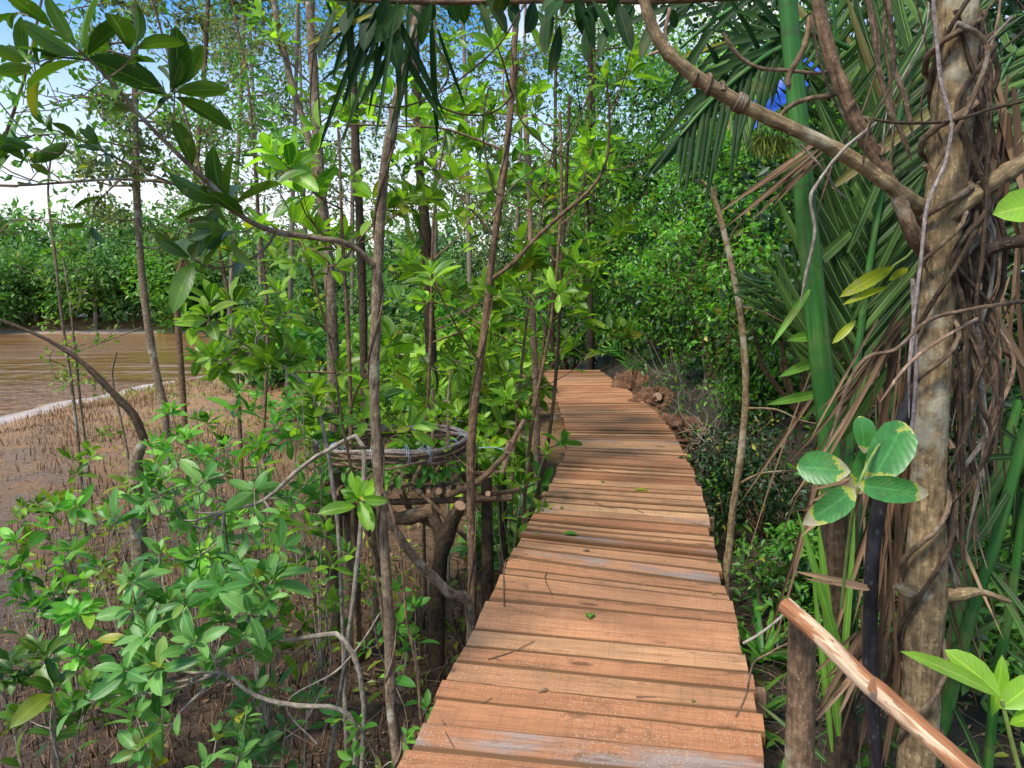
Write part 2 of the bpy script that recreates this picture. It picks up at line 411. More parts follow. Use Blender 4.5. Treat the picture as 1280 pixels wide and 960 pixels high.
def deck_mat():
    k = NT('reddish_timber_planks'); uv = k.uv(); r = k.rnd()
    cx = k.n('ShaderNodeCombineXYZ'); k.l(k.math('MULTIPLY', r, 37.0), cx.inputs[0]); k.l(k.math('MULTIPLY', r, 91.0), cx.inputs[1])
    m = k.n('ShaderNodeVectorMath', operation='ADD'); k.l(uv, m.inputs[0]); k.l(cx.outputs[0], m.inputs[1]); v = m.outputs[0]
    g = k.noise(k.mapping(v, (2.2, 55, 1)), 1, 6, .65, .4)
    fine = k.noise(k.mapping(v, (9, 260, 1)), 1, 3, .6)
    saw = k.noise(k.mapping(v, (120, 3, 1)), 1, 2, .5)
    big = k.noise(k.mapping(v, (1.6, 4, 1)), 1, 3, .5)
    base = k.ramp(r, [(0, (.29, .115, .052)), (.2, (.47, .215, .105)), (.4, (.35, .145, .068)), (.6, (.51, .265, .135)), (.8, (.40, .175, .085)), (1, (.53, .295, .15))])
    col = k.mix(1.0, base, k.ramp(g, [(.28, .62), (.5, 1.0), (.72, 1.28)]), 'MULTIPLY')
    col = k.mix(1.0, col, k.ramp(fine, [(.3, .85), (.7, 1.12)]), 'MULTIPLY')
    col = k.mix(1.0, col, k.ramp(big, [(.3, .8), (.7, 1.18)]), 'MULTIPLY')
    col = k.mix(1.0, col, k.ramp(saw, [(.32, .88), (.45, 1.0), (.7, 1.05)]), 'MULTIPLY')
    # grey weathered heartwood patches on some planks
    gsel = k.math('FRACT', k.math('MULTIPLY', r, 17.3))
    gm = k.math('MULTIPLY', k.math('GREATER_THAN', gsel, .84), k.ramp(k.noise(k.mapping(v, (1.8, 5, 1)), 1, 3), [(.46, 0.), (.58, .8)]))
    col = k.mix(gm, col, k.ramp(g, [(.3, (.15, .125, .115)), (.7, (.33, .29, .27))]))
    # damp dark stain lines, knots
    st = k.noise(k.mapping(v, (5, 12, 1)), 1, 2, .5, 1.5)
    col = k.mix(k.ramp(st, [(.60, 0.), (.72, .6)]), col, (.13, .065, .035))
    dirt = k.noise(k.pos(), 5, 6, .7)
    col = k.mix(k.ramp(dirt, [(.52, 0.), (.75, .5)]), col, (.17, .10, .065))
    kn = k.n('ShaderNodeTexVoronoi'); kn.inputs['Scale'].default_value = 1; k.l(k.mapping(v, (1.7, 4.5, 1)), kn.inputs['Vector'])
    col = k.mix(k.ramp(kn.outputs['Distance'], [(.05, .8), (.11, 0.)]), col, (.11, .045, .025))
    # sawdust grains
    wpos = k.pos()
    vo = k.n('ShaderNodeTexVoronoi'); vo.inputs['Scale'].default_value = 125; k.l(wpos, vo.inputs['Vector'])
    dm = k.math('LESS_THAN', vo.outputs['Distance'], .27)
    dens = k.ramp(k.noise(wpos, 2.3, 3, .55), [(.38, .0), (.55, .75)])
    sp = k.math('GREATER_THAN', k.noise(wpos, 60, 1), .47)
    col = k.mix(k.math('MULTIPLY', k.math('MULTIPLY', dm, sp), dens), col, (.62, .42, .26))
    sx = k.n('ShaderNodeSeparateXYZ'); k.l(uv, sx.inputs[0])
    ed = k.ramp(k.math('ADD', sx.outputs[1], k.math('MULTIPLY', k.math('SUBTRACT', g, .5), .03)), [(.0, .95), (.013, .85), (.022, .0)])  # near edge of each plank painted dark as seam shadow
    col = k.mix(ed, col, (.13, .06, .022))
    h = k.math('ADD', k.math('MULTIPLY', g, 1.0), k.math('ADD', k.math('MULTIPLY', saw, .5), k.math('MULTIPLY', fine, .35)))
    h = k.math('ADD', h, k.math('MULTIPLY', dm, .5))
    return k.end(k.bsdf(col, k.ramp(big, [(.3, .62), (.7, .8)]), k.bump(h, .45, .0035), .3))
M['deck'] = deck_mat()
M['beam'] = bark_mat('rough_beam', (.09, .055, .035), (.30, .19, .12), (.3, .28, .24), scale=.6)

def peeled_mat():
    k = NT('peeled_wood'); uv = k.uv()
    a = k.noise(k.mapping(uv, (30, 3.2, 1)), 1, 4, .6, .6)
    b = k.noise(k.mapping(uv, (120, 9, 1)), 1, 4)
    col = k.ramp(a, [(.3, (.24, .09, .04)), (.52, (.36, .16, .075)), (.56, (.58, .38, .24)), (.62, (.62, .43, .29)), (.67, (.38, .18, .09))])
    col = k.mix(.7, col, k.ramp(b, [(.3, .5), (.7, 1.4)]), 'MULTIPLY')
    c = k.noise(k.mapping(uv, (40, 12, 1)), 1, 5, .7)
    col = k.mix(k.ramp(c, [(.58, 0.), (.64, .8)]), col, (.13, .06, .03))
    return k.end(k.bsdf(col, .75, k.bump(k.math('ADD', k.math('ADD', a, b), c), .8, .004), .2))
M['peeled'] = peeled_mat()

def mud_mat():
    k = NT('brown_mud'); p = k.pos()
    a = k.noise(p, 1.3, 6, .65); b = k.noise(p, 14, 5, .7); c = k.noise(p, .35, 3)
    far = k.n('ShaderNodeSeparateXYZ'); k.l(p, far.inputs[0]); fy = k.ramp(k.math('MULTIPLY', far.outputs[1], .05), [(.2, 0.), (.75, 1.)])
    col = k.mix(a, k.mix(fy, (.028, .016, .011), (.16, .085, .04)), k.mix(fy, (.13, .07, .038), (.50, .28, .125)))  # near mud painted darker to stand in for shade under the canopy
    col = k.mix(.8, col, k.ramp(b, [(.3, .45), (.7, 1.5)]), 'MULTIPLY')
    at = k.n('ShaderNodeAttribute', attribute_name='shore'); 
    nsh = k.math('MULTIPLY', at.outputs['Fac'], k.ramp(k.noise(p, 2, 4), [(.25, .5), (.6, 1.)]))
    col = k.mix(nsh, col, (.50, .41, .38))
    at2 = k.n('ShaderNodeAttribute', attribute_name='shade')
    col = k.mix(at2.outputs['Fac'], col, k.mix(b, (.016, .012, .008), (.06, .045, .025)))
    wet = k.ramp(a, [(.38, .18), (.5, .6), (.62, .95)])
    return k.end(k.bsdf(col, wet, k.bump(k.math('ADD', a, b), 1.0, .05), .5))
M['mud'] = mud_mat()
def water_mat():
    k = NT('muddy_river'); p = k.pos()
    n = k.noise(k.mapping(p, (1, .45, 1)), 1.1, 4, .6, .3); c = k.noise(p, .06, 3)
    col = k.mix(c, (.24, .105, .03), (.36, .18, .065))
    band = k.noise(k.mapping(p, (.05, .16, 1)), 1, 2)
    n2 = k.noise(k.mapping(p, (2.2, 1.6, 1)), 1, 3, .6)
    h = k.math('ADD', n, k.math('MULTIPLY', n2, k.ramp(band, [(.45, 0.), (.55, 2.2)])))
    return k.end(k.bsdf(col, .08, k.bump(h, 1.0, .12), .5))
M['water'] = water_mat()
def backhill():
    k = NT('far_land'); return k.end(k.bsdf((.05, .09, .03), .9))

# ------------------------------------------------------------------ setting
def axis(segs):
    out = []
    for a, b, st in segs: out += list(np.arange(a, b, st))
    return np.array(out+[segs[-1][1]])
xs = axis([(-400, -100, 30), (-100, -30, 4), (-30, -16, .8), (-16, -9, .16), (-9, -4, .16), (-4, 5, .09), (5, 12, .3), (12, 60, 3), (60, 400, 30)])
ys = axis([(-60, -2, 4), (-2, 0, .4), (0, 8, .09), (8, 20, .16), (20, 50, .6), (50, 80, 1.2), (80, 180, 4), (180, 700, 40)])
X, Y = np.meshgrid(xs, ys)
Z = ground(X, Y)
v = np.stack([X, Y, Z], -1).reshape(-1, 3); nx, ny = len(xs), len(ys)
i, j = np.meshgrid(np.arange(ny-1), np.arange(nx-1), indexing='ij')
mb = MB(); mb.add(v, quad=np.stack([i*nx+j, i*nx+j+1, (i+1)*nx+j+1, (i+1)*nx+j], -1).reshape(-1, 4), uv=v[:, :2])
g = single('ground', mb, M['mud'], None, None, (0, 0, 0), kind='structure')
d = land(X, Y).ravel()
shore = sm(.02, .25, d)*(1-sm(1.5, 2.3, d+.35*vnoise(X, Y, 2).ravel()))
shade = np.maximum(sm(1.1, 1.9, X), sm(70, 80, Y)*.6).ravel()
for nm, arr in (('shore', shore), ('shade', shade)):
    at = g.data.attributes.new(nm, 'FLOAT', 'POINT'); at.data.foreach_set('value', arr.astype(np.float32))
mb = MB(); mb.add([(-400, -60, -1.5), (60, -60, -1.5), (60, 400, -1.5), (-400, 400, -1.5)], quad=[(0, 1, 2, 3)])
single('river', mb, M['water'], None, None, (0, 0, -1.5), kind='structure')

# ------------------------------------------------------------------ boardwalk
Lp = [(440, 1060), (513, 926), (551, 862), (590, 791), (609, 752), (639, 692), (659, 656), (688, 604), (707, 566), (708, 545), (703, 520), (694, 494), (678, 462)]
Rp = [(975, 1120), (960, 970), (949, 905), (934, 822), (920, 780), (904, 727), (892, 677), (877, 615), (859, 574), (846, 547), (826, 520), (792, 492), (748, 462)]
LL = np.array([G(*p) for p in Lp]); RR = np.array([G(*p) for p in Rp])
mid = (LL+RR)/2; S = np.concatenate([[0], np.cumsum(np.linalg.norm(np.diff(mid, axis=0), axis=1))])
def edge(A, s_): return np.array([np.interp(s_, S, A[:, k]) for k in range(3)])
deck = MB(); s_ = 0.0; hints = []
while s_ < S[-1]-.05:
    w = rng.choice([.095, .118, .135, .15, .17], p=[.15, .25, .25, .25, .1])*(1+.04*rng.normal())
    gap = rng.choice([.007, .011, .017], p=[.4, .4, .2])
    e = min(s_+w, S[-1])
    ex = rng.normal(0, .008, 2); dz = rng.normal(0, .004); tilt = rng.normal(-.002, .005)
    la, lb, ra, rb = edge(LL, s_), edge(LL, e), edge(RR, s_), edge(RR, e)
    n = 15; th = .038
    cols = []
    fw = unit((lb-la)+(rb-ra))
    wob = rng.normal(0, .0016, (n, 2)).cumsum(0)*.5; warp = rng.normal(0, 1, 3)*.0025
    for q in range(n):
        t = q/(n-1); tt = t
        ax = unit(ra-la)
        a = la+(ra-la)*t; b = lb+(rb-lb)*t
        sh = ax*(-ex[0]*(1-t)*1+ex[1]*t)
        a = a+sh+fw*(wob[q, 0]); b = b+sh+fw*(wob[q, 1]-gap)
        za = dz+tilt+warp[0]*sin(3*t+warp[1]*900); zb = dz-tilt+warp[2]*sin(3*t)
        c = .007
        cols.append([a+[0, 0, -th], a+[0, 0, za-c], a+fw*c+[0, 0, za], b-fw*c+[0, 0, zb], b+[0, 0, zb-c], b+[0, 0, -th]])
    V = np.array(cols); Lw = np.linalg.norm(ra-la)
    prof = np.array([-.04, -.005, 0, w, w+.005, w+.04])
    uv = np.stack([np.broadcast_to((np.arange(n)/(n-1)*Lw)[:, None], (n, 6)), np.broadcast_to(prof[None], (n, 6))], -1)
    qd = []
    for q in range(n-1):
        for k in range(6):
            k2 = (k+1) % 6; qd.append((q*6+k, (q+1)*6+k, (q+1)*6+k2, q*6+k2))
    qd += [(0, 1, 4, 5), (1, 2, 3, 4)]; o = (n-1)*6
    qd += [(o+5, o+4, o+1, o), (o+4, o+3, o+2, o+1)]
    deck.add(V.reshape(-1, 3), quad=qd, uv=uv.reshape(-1, 2))
    s_ = e
bw = thing('boardwalk', 'raised walkway of reddish brown timber planks curving away through the mangroves', 'boardwalk', (.5, 2, -.9))
part(bw, 'deck', deck, M['deck'], smooth=False)
for k_, A, B in ((0, LL, RR), (1, RR, LL)):
    m_ = MB()
    pts = [A[i]+(B[i]-A[i])*.14+[0, 0, -.105] for i in range(len(A))]
    for a, b in zip(pts[:-1], pts[1:]):
        fx = unit(b-a); ax = [fx, np.cross([0, 0, 1], fx), [0, 0, 1]]
        m_.box((a+b)/2, np.linalg.norm(b-a)/2+.01, .035, .062, ax)
    part(bw, 'stringer', m_, M['beam'], smooth=False)
for sb in (1.35, 2.55, 3.9, 6.1, 9.0, 12):
    if sb > S[-1]: continue
    a, b = edge(LL, sb), edge(RR, sb); ax = unit(b-a); m_ = MB()
    ext = .09 if sb < 5 else .06
    m_.box((a+b)/2+[0, 0, -.222], np.linalg.norm(b-a)/2+ext, .03, .05, [ax, np.cross([0, 0, 1], ax), [0, 0, 1]])
    part(bw, 'cross_beam', m_, M['beam'], smooth=False)
    for e_, q_ in ((a, 1), (b, -1)):
        p_ = e_+ax*q_*.24+[0, .075, 0]; m_ = MB(); zg = float(ground(p_[0], p_[1]))-.3
        m_.tube([[p_[0], p_[1], zg], [p_[0]+.01, p_[1], (zg-.17)/2], [p_[0], p_[1], -.17]], .045, 9, bump=.04)
        part(bw, 'post', m_, M['bark_brown'])

# debris on the deck
def flat_leaf(px, py, ln, ang, mat, label, name='fallen_leaf', wd=.5):
    L = Leaves('broad', .2); p = G(px, py, .006)
    L.add(p, (cos(ang), sin(ang), .12), (0, 0, 1), ln, ln*wd, .25)
    return single(name, L.into(), M[mat], label, 'leaf', group='fallen leaves on the planks')
flat_leaf(704, 668, .10, .1, 'leaf_mid', 'crumpled green fallen leaf lying mid width on the deck planks', wd=.7)
flat_leaf(737, 772, .06, 1.5, 'leaf_mid', 'small torn green leaf lying on the near grey weathered plank', wd=.8)
flat_leaf(676, 667, .06, 3.3, 'leaf_mid', 'thin green leaf shred left of the crumpled green leaf on the deck', wd=.4)
flat_leaf(792, 613, .14, .1, 'leaf_yellow', 'curled yellow orange fallen leaf on the deck where it begins to bend', wd=.4)
flat_leaf(703, 635, .04, 2., 'leaf_dark', 'tiny dark green leaf on the far grey weathered plank', wd=.7)
flat_leaf(752, 603, .05, 1., 'leaf_mid', 'tiny green leaf lying beyond the far grey plank', wd=.7)
flat_leaf(866, 878, .022, 1.2, 'leaf_bright', 'tiny bright green leaf fragment near the right end of a front plank', wd=.7)
flat_leaf(784, 878, .05, .2, 'dry', 'thin straw coloured leaf sliver lying on a front plank', wd=.25)
def twig(pts, r, label, lift=.004):
    m_ = MB(); w = [G(a, b, lift+r) for a, b in pts]; m_.tube(w, [r, r*.6], 5, bump=.1)
    return single('fallen_twig', m_, M['bark_brown'], label, 'twig', group='twigs on the planks')
twig([(610, 824), (640, 815), (668, 801)], .0025, 'straight thin twig on the planks below the near grey plank')
twig([(684, 715), (681, 722), (685, 733), (689, 740)], .003, 'short hooked twig on the planks above the near grey plank')
twig([(743, 628), (762, 634), (785, 634), (805, 641)], .003, 'long wavy twig lying along the far grey plank')
twig([(725, 583), (742, 586), (765, 590)], .003, 'thin curved twig lying where the deck narrows')
twig([(795, 871), (820, 871)], .002, 'short straight dark twig right of centre on a front plank')
twig([(594, 884), (615, 872)], .002, 'faint short twig near the left end of a front plank')
twig([(553, 900), (557, 915), (566, 932)], .0025, 'dark bent twig at the left end of the nearest planks')
twig([(630, 757), (632, 700), (660, 693)], .003, 'bent twig across the left end of the planks by the projecting beam')
for px, py, sc, lab in ((733, 690, .022, 'pale curled bark chip on the tan planks in the middle of the deck'),
                        (681, 868, .026, 'tan wood chip standing on a front plank'),
                        (893, 744, .014, 'small pale chip by the right edge of the deck')):
    m_ = MB(); p = G(px, py, .003)
    m_.tube([p+[-sc, 0, sc*.3], p+[-sc*.3, 0, sc*.7], p+[sc*.4, sc*.3, sc*.45], p+[sc*1.1, sc*.2, sc*.3]], [sc*.15, sc*.42, sc*.3, sc*.08], 7, bump=.12, flat=.6)
    single('wood_chip', m_, M['dry'], lab, 'wood chip', group='chips on the planks')
m_ = Leaves('small', .5); n = 500
pp = np.array([edge(LL, s1)*(1-t)+edge(RR, s1)*t for s1, t in zip(rng.uniform(.4, 3.6, n), rng.beta(1.6, 1.0, n)*.96+.02)])
m_.add(pp+[0, 0, .005], rdir(n)*[1, 1, .2], (0, 0, 1), rng.uniform(.003, .007, n), rng.uniform(.002, .005, n), 0)
single('sawdust', m_.into(), M['gravel'], 'pale sawdust crumbs scattered over the near deck planks', 'sawdust', kind='stuff')

# ------------------------------------------------------------------ handrail
hr = thing('handrail', 'peeled wood pole rail nailed on a round brown post beside the deck', 'handrail', P(1000, 960, 1.62)*[1, 1, 0]+[0, 0, -.9])
m_ = MB(); m_.tube([P(998, 1300, 1.62), P(999, 1000, 1.62), P(1001, 880, 1.62), P(1003, 775, 1.62)], [.036, .034, .032, .031], 14, 4, bump=.012)
part(hr, 'post', m_, M['bark_brown'])
m_ = MB(); m_.tube([P(982, 757, 1.585), P(1030, 800, 1.47), P(1078, 848, 1.36), P(1100, 866, 1.32), P(1150, 910, 1.22), P(1215, 968, 1.12), P(1330, 1070, .98)], [.0205, .0195, .019, .021, .019, .019, .019], 14, 4, bump=.012)
rl = part(hr, 'rail', m_, M['peeled'])
m_ = MB(); p = P(1094, 853, 1.31); m_.tube([p+[-.01, -.01, -.01], p+[-.012, -.012, .016]], [.009, .006], 8, bump=.1)
part(rl, 'knot', m_, M['peeled'])

# ------------------------------------------------------------------ log platform with vine ring
cP = P(505, 600, 4.85); zt = .36
root = thing('log_platform', 'rustic platform of cut round poles on crooked posts holding the vine ring', 'platform', (cP[0], 4.85, -.92))
def logpart(root, pts, r, name, mat, sides=10, bump=.04, endcol=True):
    m_ = MB(); m_.tube(pts, r, sides, 4, bump=bump, cap=True); o = part(root, name, m_, M[mat])
    if endcol:
        pts = np.asarray(pts); rr = np.atleast_1d(r)
        m_ = MB()
        dd = unit(pts[0]-pts[1]); a = unit(np.cross(dd, [0, 0, 1] if abs(dd[2]) < .9 else [1, 0, 0])); b = np.cross(dd, a)
        th = np.linspace(0, 2*pi, 12, endpoint=False); rad = rr[0]*.94
        ring = pts[0]+dd*.003+rad*(np.cos(th)[:, None]*a+np.sin(th)[:, None]*b)
        m_.disc(pts[0]+dd*.004, ring); part(o, 'sawn_end', m_, M['cut_wood'], smooth=False)
    return o
x0 = P(466, 612, 4.42)[0]
for q in range(16):
    x = P(388+q*12.4, 612, 4.42)[0]; r = rng.uniform(.014, .023); y0 = 4.38+rng.normal(0, .03)
    z = P(500, 612, 4.42)[2]+rng.normal(0, .006)
    logpart(root, [(x, y0, z), (x+rng.normal(0, .02), 5.0, z+.01), (x+rng.normal(0, .02), 5.55, z)], r, 'platform_log', 'bark_brown', 9)
a = P(560, 603, 4.47); b = P(430, 601, 4.5)
for (p1, p2, r, d1, d2) in (((385, 603), (602, 605), .014, 4.52, 4.5), ((388, 628), (640, 622), .022, 4.55, 4.5), ((400, 596), (640, 590), .02, 5.35, 5.4), ((610, 617), (648, 612), .018, 4.3, 4.9)):
    logpart(root, [P(*p1, d1), P((p1[0]+p2[0])/2, (p1[1]+p2[1])/2+2, (d1+d2)/2), P(*p2, d2)], r, 'crossbar', 'bark_brown')
for pts, r, mt in (([P(608, 596, 4.6), P(609, 660, 4.6), P(610, 760, 4.6), P(611, 850, 4.6)], [.036, .038, .04, .04], 'bark_dark'),
                   ([P(575, 632, 4.25), P(560, 665, 4.3), P(548, 720, 4.35), P(547, 860, 4.4)], [.036, .052, .05, .046], 'bark_dark'),
                   ([P(540, 640, 4.4), P(552, 680, 4.35), P(548, 740, 4.35)], [.035, .042, .042], 'bark_dark'),
                   ([P(420, 590, 4.5), P(418, 680, 4.5), P(416, 800, 4.5)], [.045, .05, .05], 'bark_brown'),
                   ([P(438, 640, 4.7), P(440, 700, 4.7), P(444, 840, 4.7)], [.05, .052, .05], 'bark_pink'),
                   ([P(470, 640, 4.9), P(472, 700, 4.9), P(476, 830, 4.9)], [.04, .042, .04], 'bark_pink'),
                   ([P(628, 590, 5.3), P(630, 700, 5.3), P(630, 770, 5.3)], [.03, .032, .03], 'bark_dark')):
    logpart(root, pts, r, 'post', mt)
for pts, r in (([P(575, 632, 4.22), P(566, 650, 4.3)], .037), ([P(385, 634, 4.7), P(450, 640, 4.6), P(500, 648, 4.5), P(545, 636, 4.4)], [.035, .04, .045, .05]),
               ([P(560, 620, 4.4), P(600, 600, 4.3), P(634, 566, 4.3)], [.022, .02, .016]), ([P(500, 610, 4.6), P(515, 640, 4.6), P(545, 660, 4.5)], [.02, .022, .02]),
               ([P(590, 680, 4.4), P(530, 620, 4.4), P(500, 600, 4.6)], [.016, .014, .01])):
    logpart(root, pts, r, 'brace', 'bark_brown')
for pts, r in (([P(541, 597, 4.5), P(541, 550, 4.5), P(541, 487, 4.5)], .011), ([P(628, 590, 4.9), P(640, 555, 4.9), P(655, 525, 4.9)], .017), ([P(560, 596, 4.9), P(560, 560, 4.9), P(560, 520, 4.9)], .012), ([P(634, 566, 4.28), P(634, 560, 4.28), P(637, 552, 4.28)], .015)):
    logpart(root, pts[::-1], r, 'stake', 'bark_pink')
ring = thing('vine_ring', 'wreath like ring of bundled bare vines resting above the pole platform', 'vine ring', (cP[0], 4.85, zt))
cx, cy, cz = P(492, 550, 4.8)
for q in range(11):
    th = np.linspace(0, 2*pi, 37)+rng.random()*6; rr = .49+rng.normal(0, .022); ph = rng.random()*6; am = rng.uniform(.008, .02)
    pts = np.stack([cx+(rr+am*np.cos(5*th+ph))*np.cos(th)*1.04, cy+(rr+am*np.cos(4*th+ph))*np.sin(th), cz+rng.normal(0, .026)+am*np.sin(5*th+ph)], -1)
    m_ = MB(); m_.tube(pts, rng.uniform(.007, .012), 6, 2, bump=.06, cap=False)
    part(ring, 'vine', m_, M['vine_pale' if q % 4 == 0 else 'vine'])
for q, (an, dr) in enumerate([(-1.65, 0), (-1.25, 0), (-1.0, 0), (1.35, 0), (-.25, 0), (-2.2, 0)]):
    c = np.array([cx+.5*cos(an), cy+.49*sin(an), cz]); rd = np.array([cos(an), sin(an), 0]); th = np.linspace(0, 4*pi, 22)
    tg = np.array([-sin(an), cos(an), 0])
    pts = c+.058*np.cos(th)[:, None]*rd+.062*np.sin(th)[:, None]*[0, 0, 1]+tg*(np.linspace(-.012, .012, 22))[:, None]
    m_ = MB(); m_.tube(pts, .002, 5, 1)
    for e in range(3):
        e0 = pts[5]; m_.tube([e0, e0+[rng.normal(0, .03), -.02, .02], e0+[rng.normal(0, .06), -.03, rng.normal(-.02, .03)]], .0022, 4, 3)
    part(ring, 'tie_cord', m_, M['cord'])
m_ = MB(); m_.tube([P(598, 560, 4.6), P(615, 559, 4.6), P(632, 562, 4.6)], .003, 5); part(ring, 'tie_cord', m_, M['cord'])

# ------------------------------------------------------------------ plant helpers
def plant(name, label, cat, base, group=None):
    return thing(name, label, cat, base, group)
def leafy_branch(W, L, pts, r, ln, nl=8, nros=7, subs=2, tw=.18, droop=.25, axup=.6, wd=.38):
    """a branch tube, side twigs and rosettes at all the ends"""
    pts = np.asarray(pts); W.tube(pts, r, 6, 3, bump=.05)
    ax = unit(pts[-1]-pts[-2])+[0, 0, axup]
    rosette(L, pts[-1], ax, nros, ln, wd, droop=droop)
    along(L, pts, nl, ln*.85, wd, .45, droop)
    for q in range(subs):
        t = rng.uniform(.35, .95); p0 = interp(pts, t); dr = unit(rng.normal(0, 1, 3)*[1, 1, .6]+unit(pts[-1]-pts[0])*.5+[0, 0, .25])
        l = tw*rng.uniform(.5, 1.3); p1 = p0+dr*l*.5+rng.normal(0, .01, 3); p2 = p0+dr*l+[0, 0, l*.2]
        W.tube([p0, p1, p2], [r[-1] if hasattr(r, '__len__') else r*.5, .0022], 5, 2)
        rosette(L, p2, dr+[0, 0, axup], nros, ln, wd, droop=droop)
def gz(p): return float(ground(p[0], p[1]))
def to_ground(pts, extra=.1):
    p = np.array(pts[0], float); return np.vstack([[p[0], p[1], gz(p)-extra], pts])

def sapling(name, label, px, d, r, mat, leafmat, branches=(), auto=0, ln=.12, tpl='broad', group=None, cat='tree', t0=.3, blen=.5, d1=None, ground_it=True, nros=7, wd=.38, bump=.04, vine=False, subs=2, bias=(0, 0, 0), wmat=None):
    tr = PP(px, d, d1)
    if ground_it: tr = to_ground(tr)
    root = plant(name, label, cat, tr[0]+[0, 0, .1], group)
    r = np.atleast_1d(np.asarray(r, float))*.76
    W = MB(); W.tube(tr, r, 10, 4, bump=bump, knots=3); tk = part(root, 'trunk', W, M[mat])
    if vine:
        pts, rr = cat_(tr, r); n = len(pts); th = np.linspace(0, vine, n)
        V = MB(); off = np.stack([np.cos(th), np.sin(th), 0*th], -1)*(rr+.004)[:, None]
        V.tube(pts+off, .0045, 5, 1, bump=.1); part(root, 'twining_vine', V, M['vine'])
    L = Leaves(tpl, .22); W = MB()
    for b in branches:
        bp = PP(b['p'], b.get('d', d), b.get('d1', b.get('d', d)))
        rr = np.array(b.get('r', (.01, .003)))*.8; B = MB()
        leafy_branch(B, L, bp, rr, b.get('ln', ln), b.get('nl', 6), b.get('nros', nros), b.get('subs', subs), b.get('tw', .2), wd=wd)
        part(root, 'branch', B, M[wmat or mat])
    for q in range(auto):
        t = rng.uniform(t0, 1.0); p0 = interp(tr, t); az = rng.random()*2*pi; el = rng.uniform(.0, .9)
        dr = unit(np.array([cos(az)*cos(el), sin(az)*cos(el), sin(el)])+np.array(bias)); l = blen*rng.uniform(.5, 1.2)*(1.15-.5*t)
        p1 = p0+dr*l*.5+rng.normal(0, .03, 3); p2 = p0+dr*l+[0, 0, l*.18]
        leafy_branch(W, L, [p0, p1, p2], [.007, .003], ln, max(2, int(l*9)), nros, subs, .22, wd=wd)
    if auto: part(root, 'twigs', W, M[wmat or 'bark_brown'])
    if L.a: part(root, 'foliage', L.into(), M[leafmat])
    return root
def cat_(tr, r):
    r = np.interp(np.linspace(0, 1, len(tr)), np.linspace(0, 1, len(np.atleast_1d(r))), np.atleast_1d(r)); return cat(tr, r, 8)

# ---- foreground and middle saplings, left of the deck
sapling('sapling', 'slender grey sapling with twining vine rising at the left end of the nearest planks', [(499, 985), (494, 930), (488, 870), (487, 800), (481, 690), (473, 590), (468, 480), (470, 390), (474, 300), (482, 200), (500, 110), (519, 40), (527, -50)], 2.6,
        [.026, .026, .025, .024, .022, .02], 'bark_grey', 'leaf_dark', [
    dict(p=[(474, 338), (440, 307), (400, 298), (345, 290), (305, 272), (268, 235), (230, 200), (180, 150), (135, 98), (98, 62)], d=2.6, d1=2.05, r=(.014, .012, .009, .004), ln=.2, nros=9, nl=6, subs=3, tw=.14),
    dict(p=[(345, 290), (310, 275), (260, 246), (215, 229), (150, 224), (80, 228), (20, 232), (-40, 228)], d=2.5, d1=2.2, r=(.009, .003), ln=.10, nl=5, subs=3, tw=.14),
    dict(p=[(345, 290), (330, 312), (300, 330), (265, 335), (238, 322)], d=2.5, d1=2.35, r=(.006, .003), ln=.17, nl=2, nros=5, subs=0),
    dict(p=[(215, 229), (160, 205), (100, 175), (60, 160)], d=2.35, d1=2.2, r=(.005, .002), ln=.09, nl=4, nros=5, subs=1, tw=.1),
    dict(p=[(180, 150), (205, 128), (215, 110)], d=2.25, r=(.004, .002), ln=.12, nl=1, nros=4, subs=0),
    dict(p=[(135, 98), (158, 80), (170, 58)], d=2.15, r=(.004, .002), ln=.15, nl=1, nros=5, subs=0),
    dict(p=[(110, 75), (70, 72), (40, 80)], d=2.1, r=(.004, .002), ln=.16, nl=2, nros=5, subs=0),
    dict(p=[(98, 62), (60, 30), (20, 15)], d=2.1, r=(.004, .002), ln=.15, nl=2, nros=5, subs=0),
    dict(p=[(150, 225), (120, 255), (115, 285)], d=2.4, r=(.004, .002), ln=.12, nl=1, nros=4, subs=0),
    dict(p=[(60, 160), (40, 170), (10, 190)], d=2.3, r=(.004, .002), ln=.12, nl=1, nros=5, subs=1),
    dict(p=[(268, 235), (285, 210), (292, 197)], d=2.4, r=(.004, .002), ln=.08, nl=0, nros=3, subs=0)], vine=40, ln=.13)
sapling('sapling', 'thin brown sapling left of the deck with one bare limb forking up to the right', [(588, 830), (590, 760), (590, 690), (588, 620), (590, 540), (598, 470), (607, 400), (614, 330), (625, 250), (633, 190), (641, 100), (643, 60), (650, -50)], 3.9,
        [.034, .032, .03, .026, .022, .018], 'bark_brown', 'leaf_bright', [
    dict(p=[(613, 350), (640, 330), (668, 300), (700, 270), (735, 240), (757, 205), (762, 150), (758, 100)], d=3.9, d1=3.7, r=(.016, .013, .006), nl=4, subs=3, tw=.3),
    dict(p=[(627, 187), (590, 172), (550, 160), (500, 158), (440, 156), (395, 160)], d=3.9, d1=3.7, r=(.010, .004), nl=6, subs=2, tw=.2),
    dict(p=[(592, 590), (560, 560), (545, 520)], d=3.8, r=(.006, .003), nl=2, subs=1),
    dict(p=[(605, 410), (570, 385), (530, 375)], d=3.9, r=(.006, .003), nl=4, subs=2)], vine=22, auto=5, blen=.6, t0=.5, ln=.13)
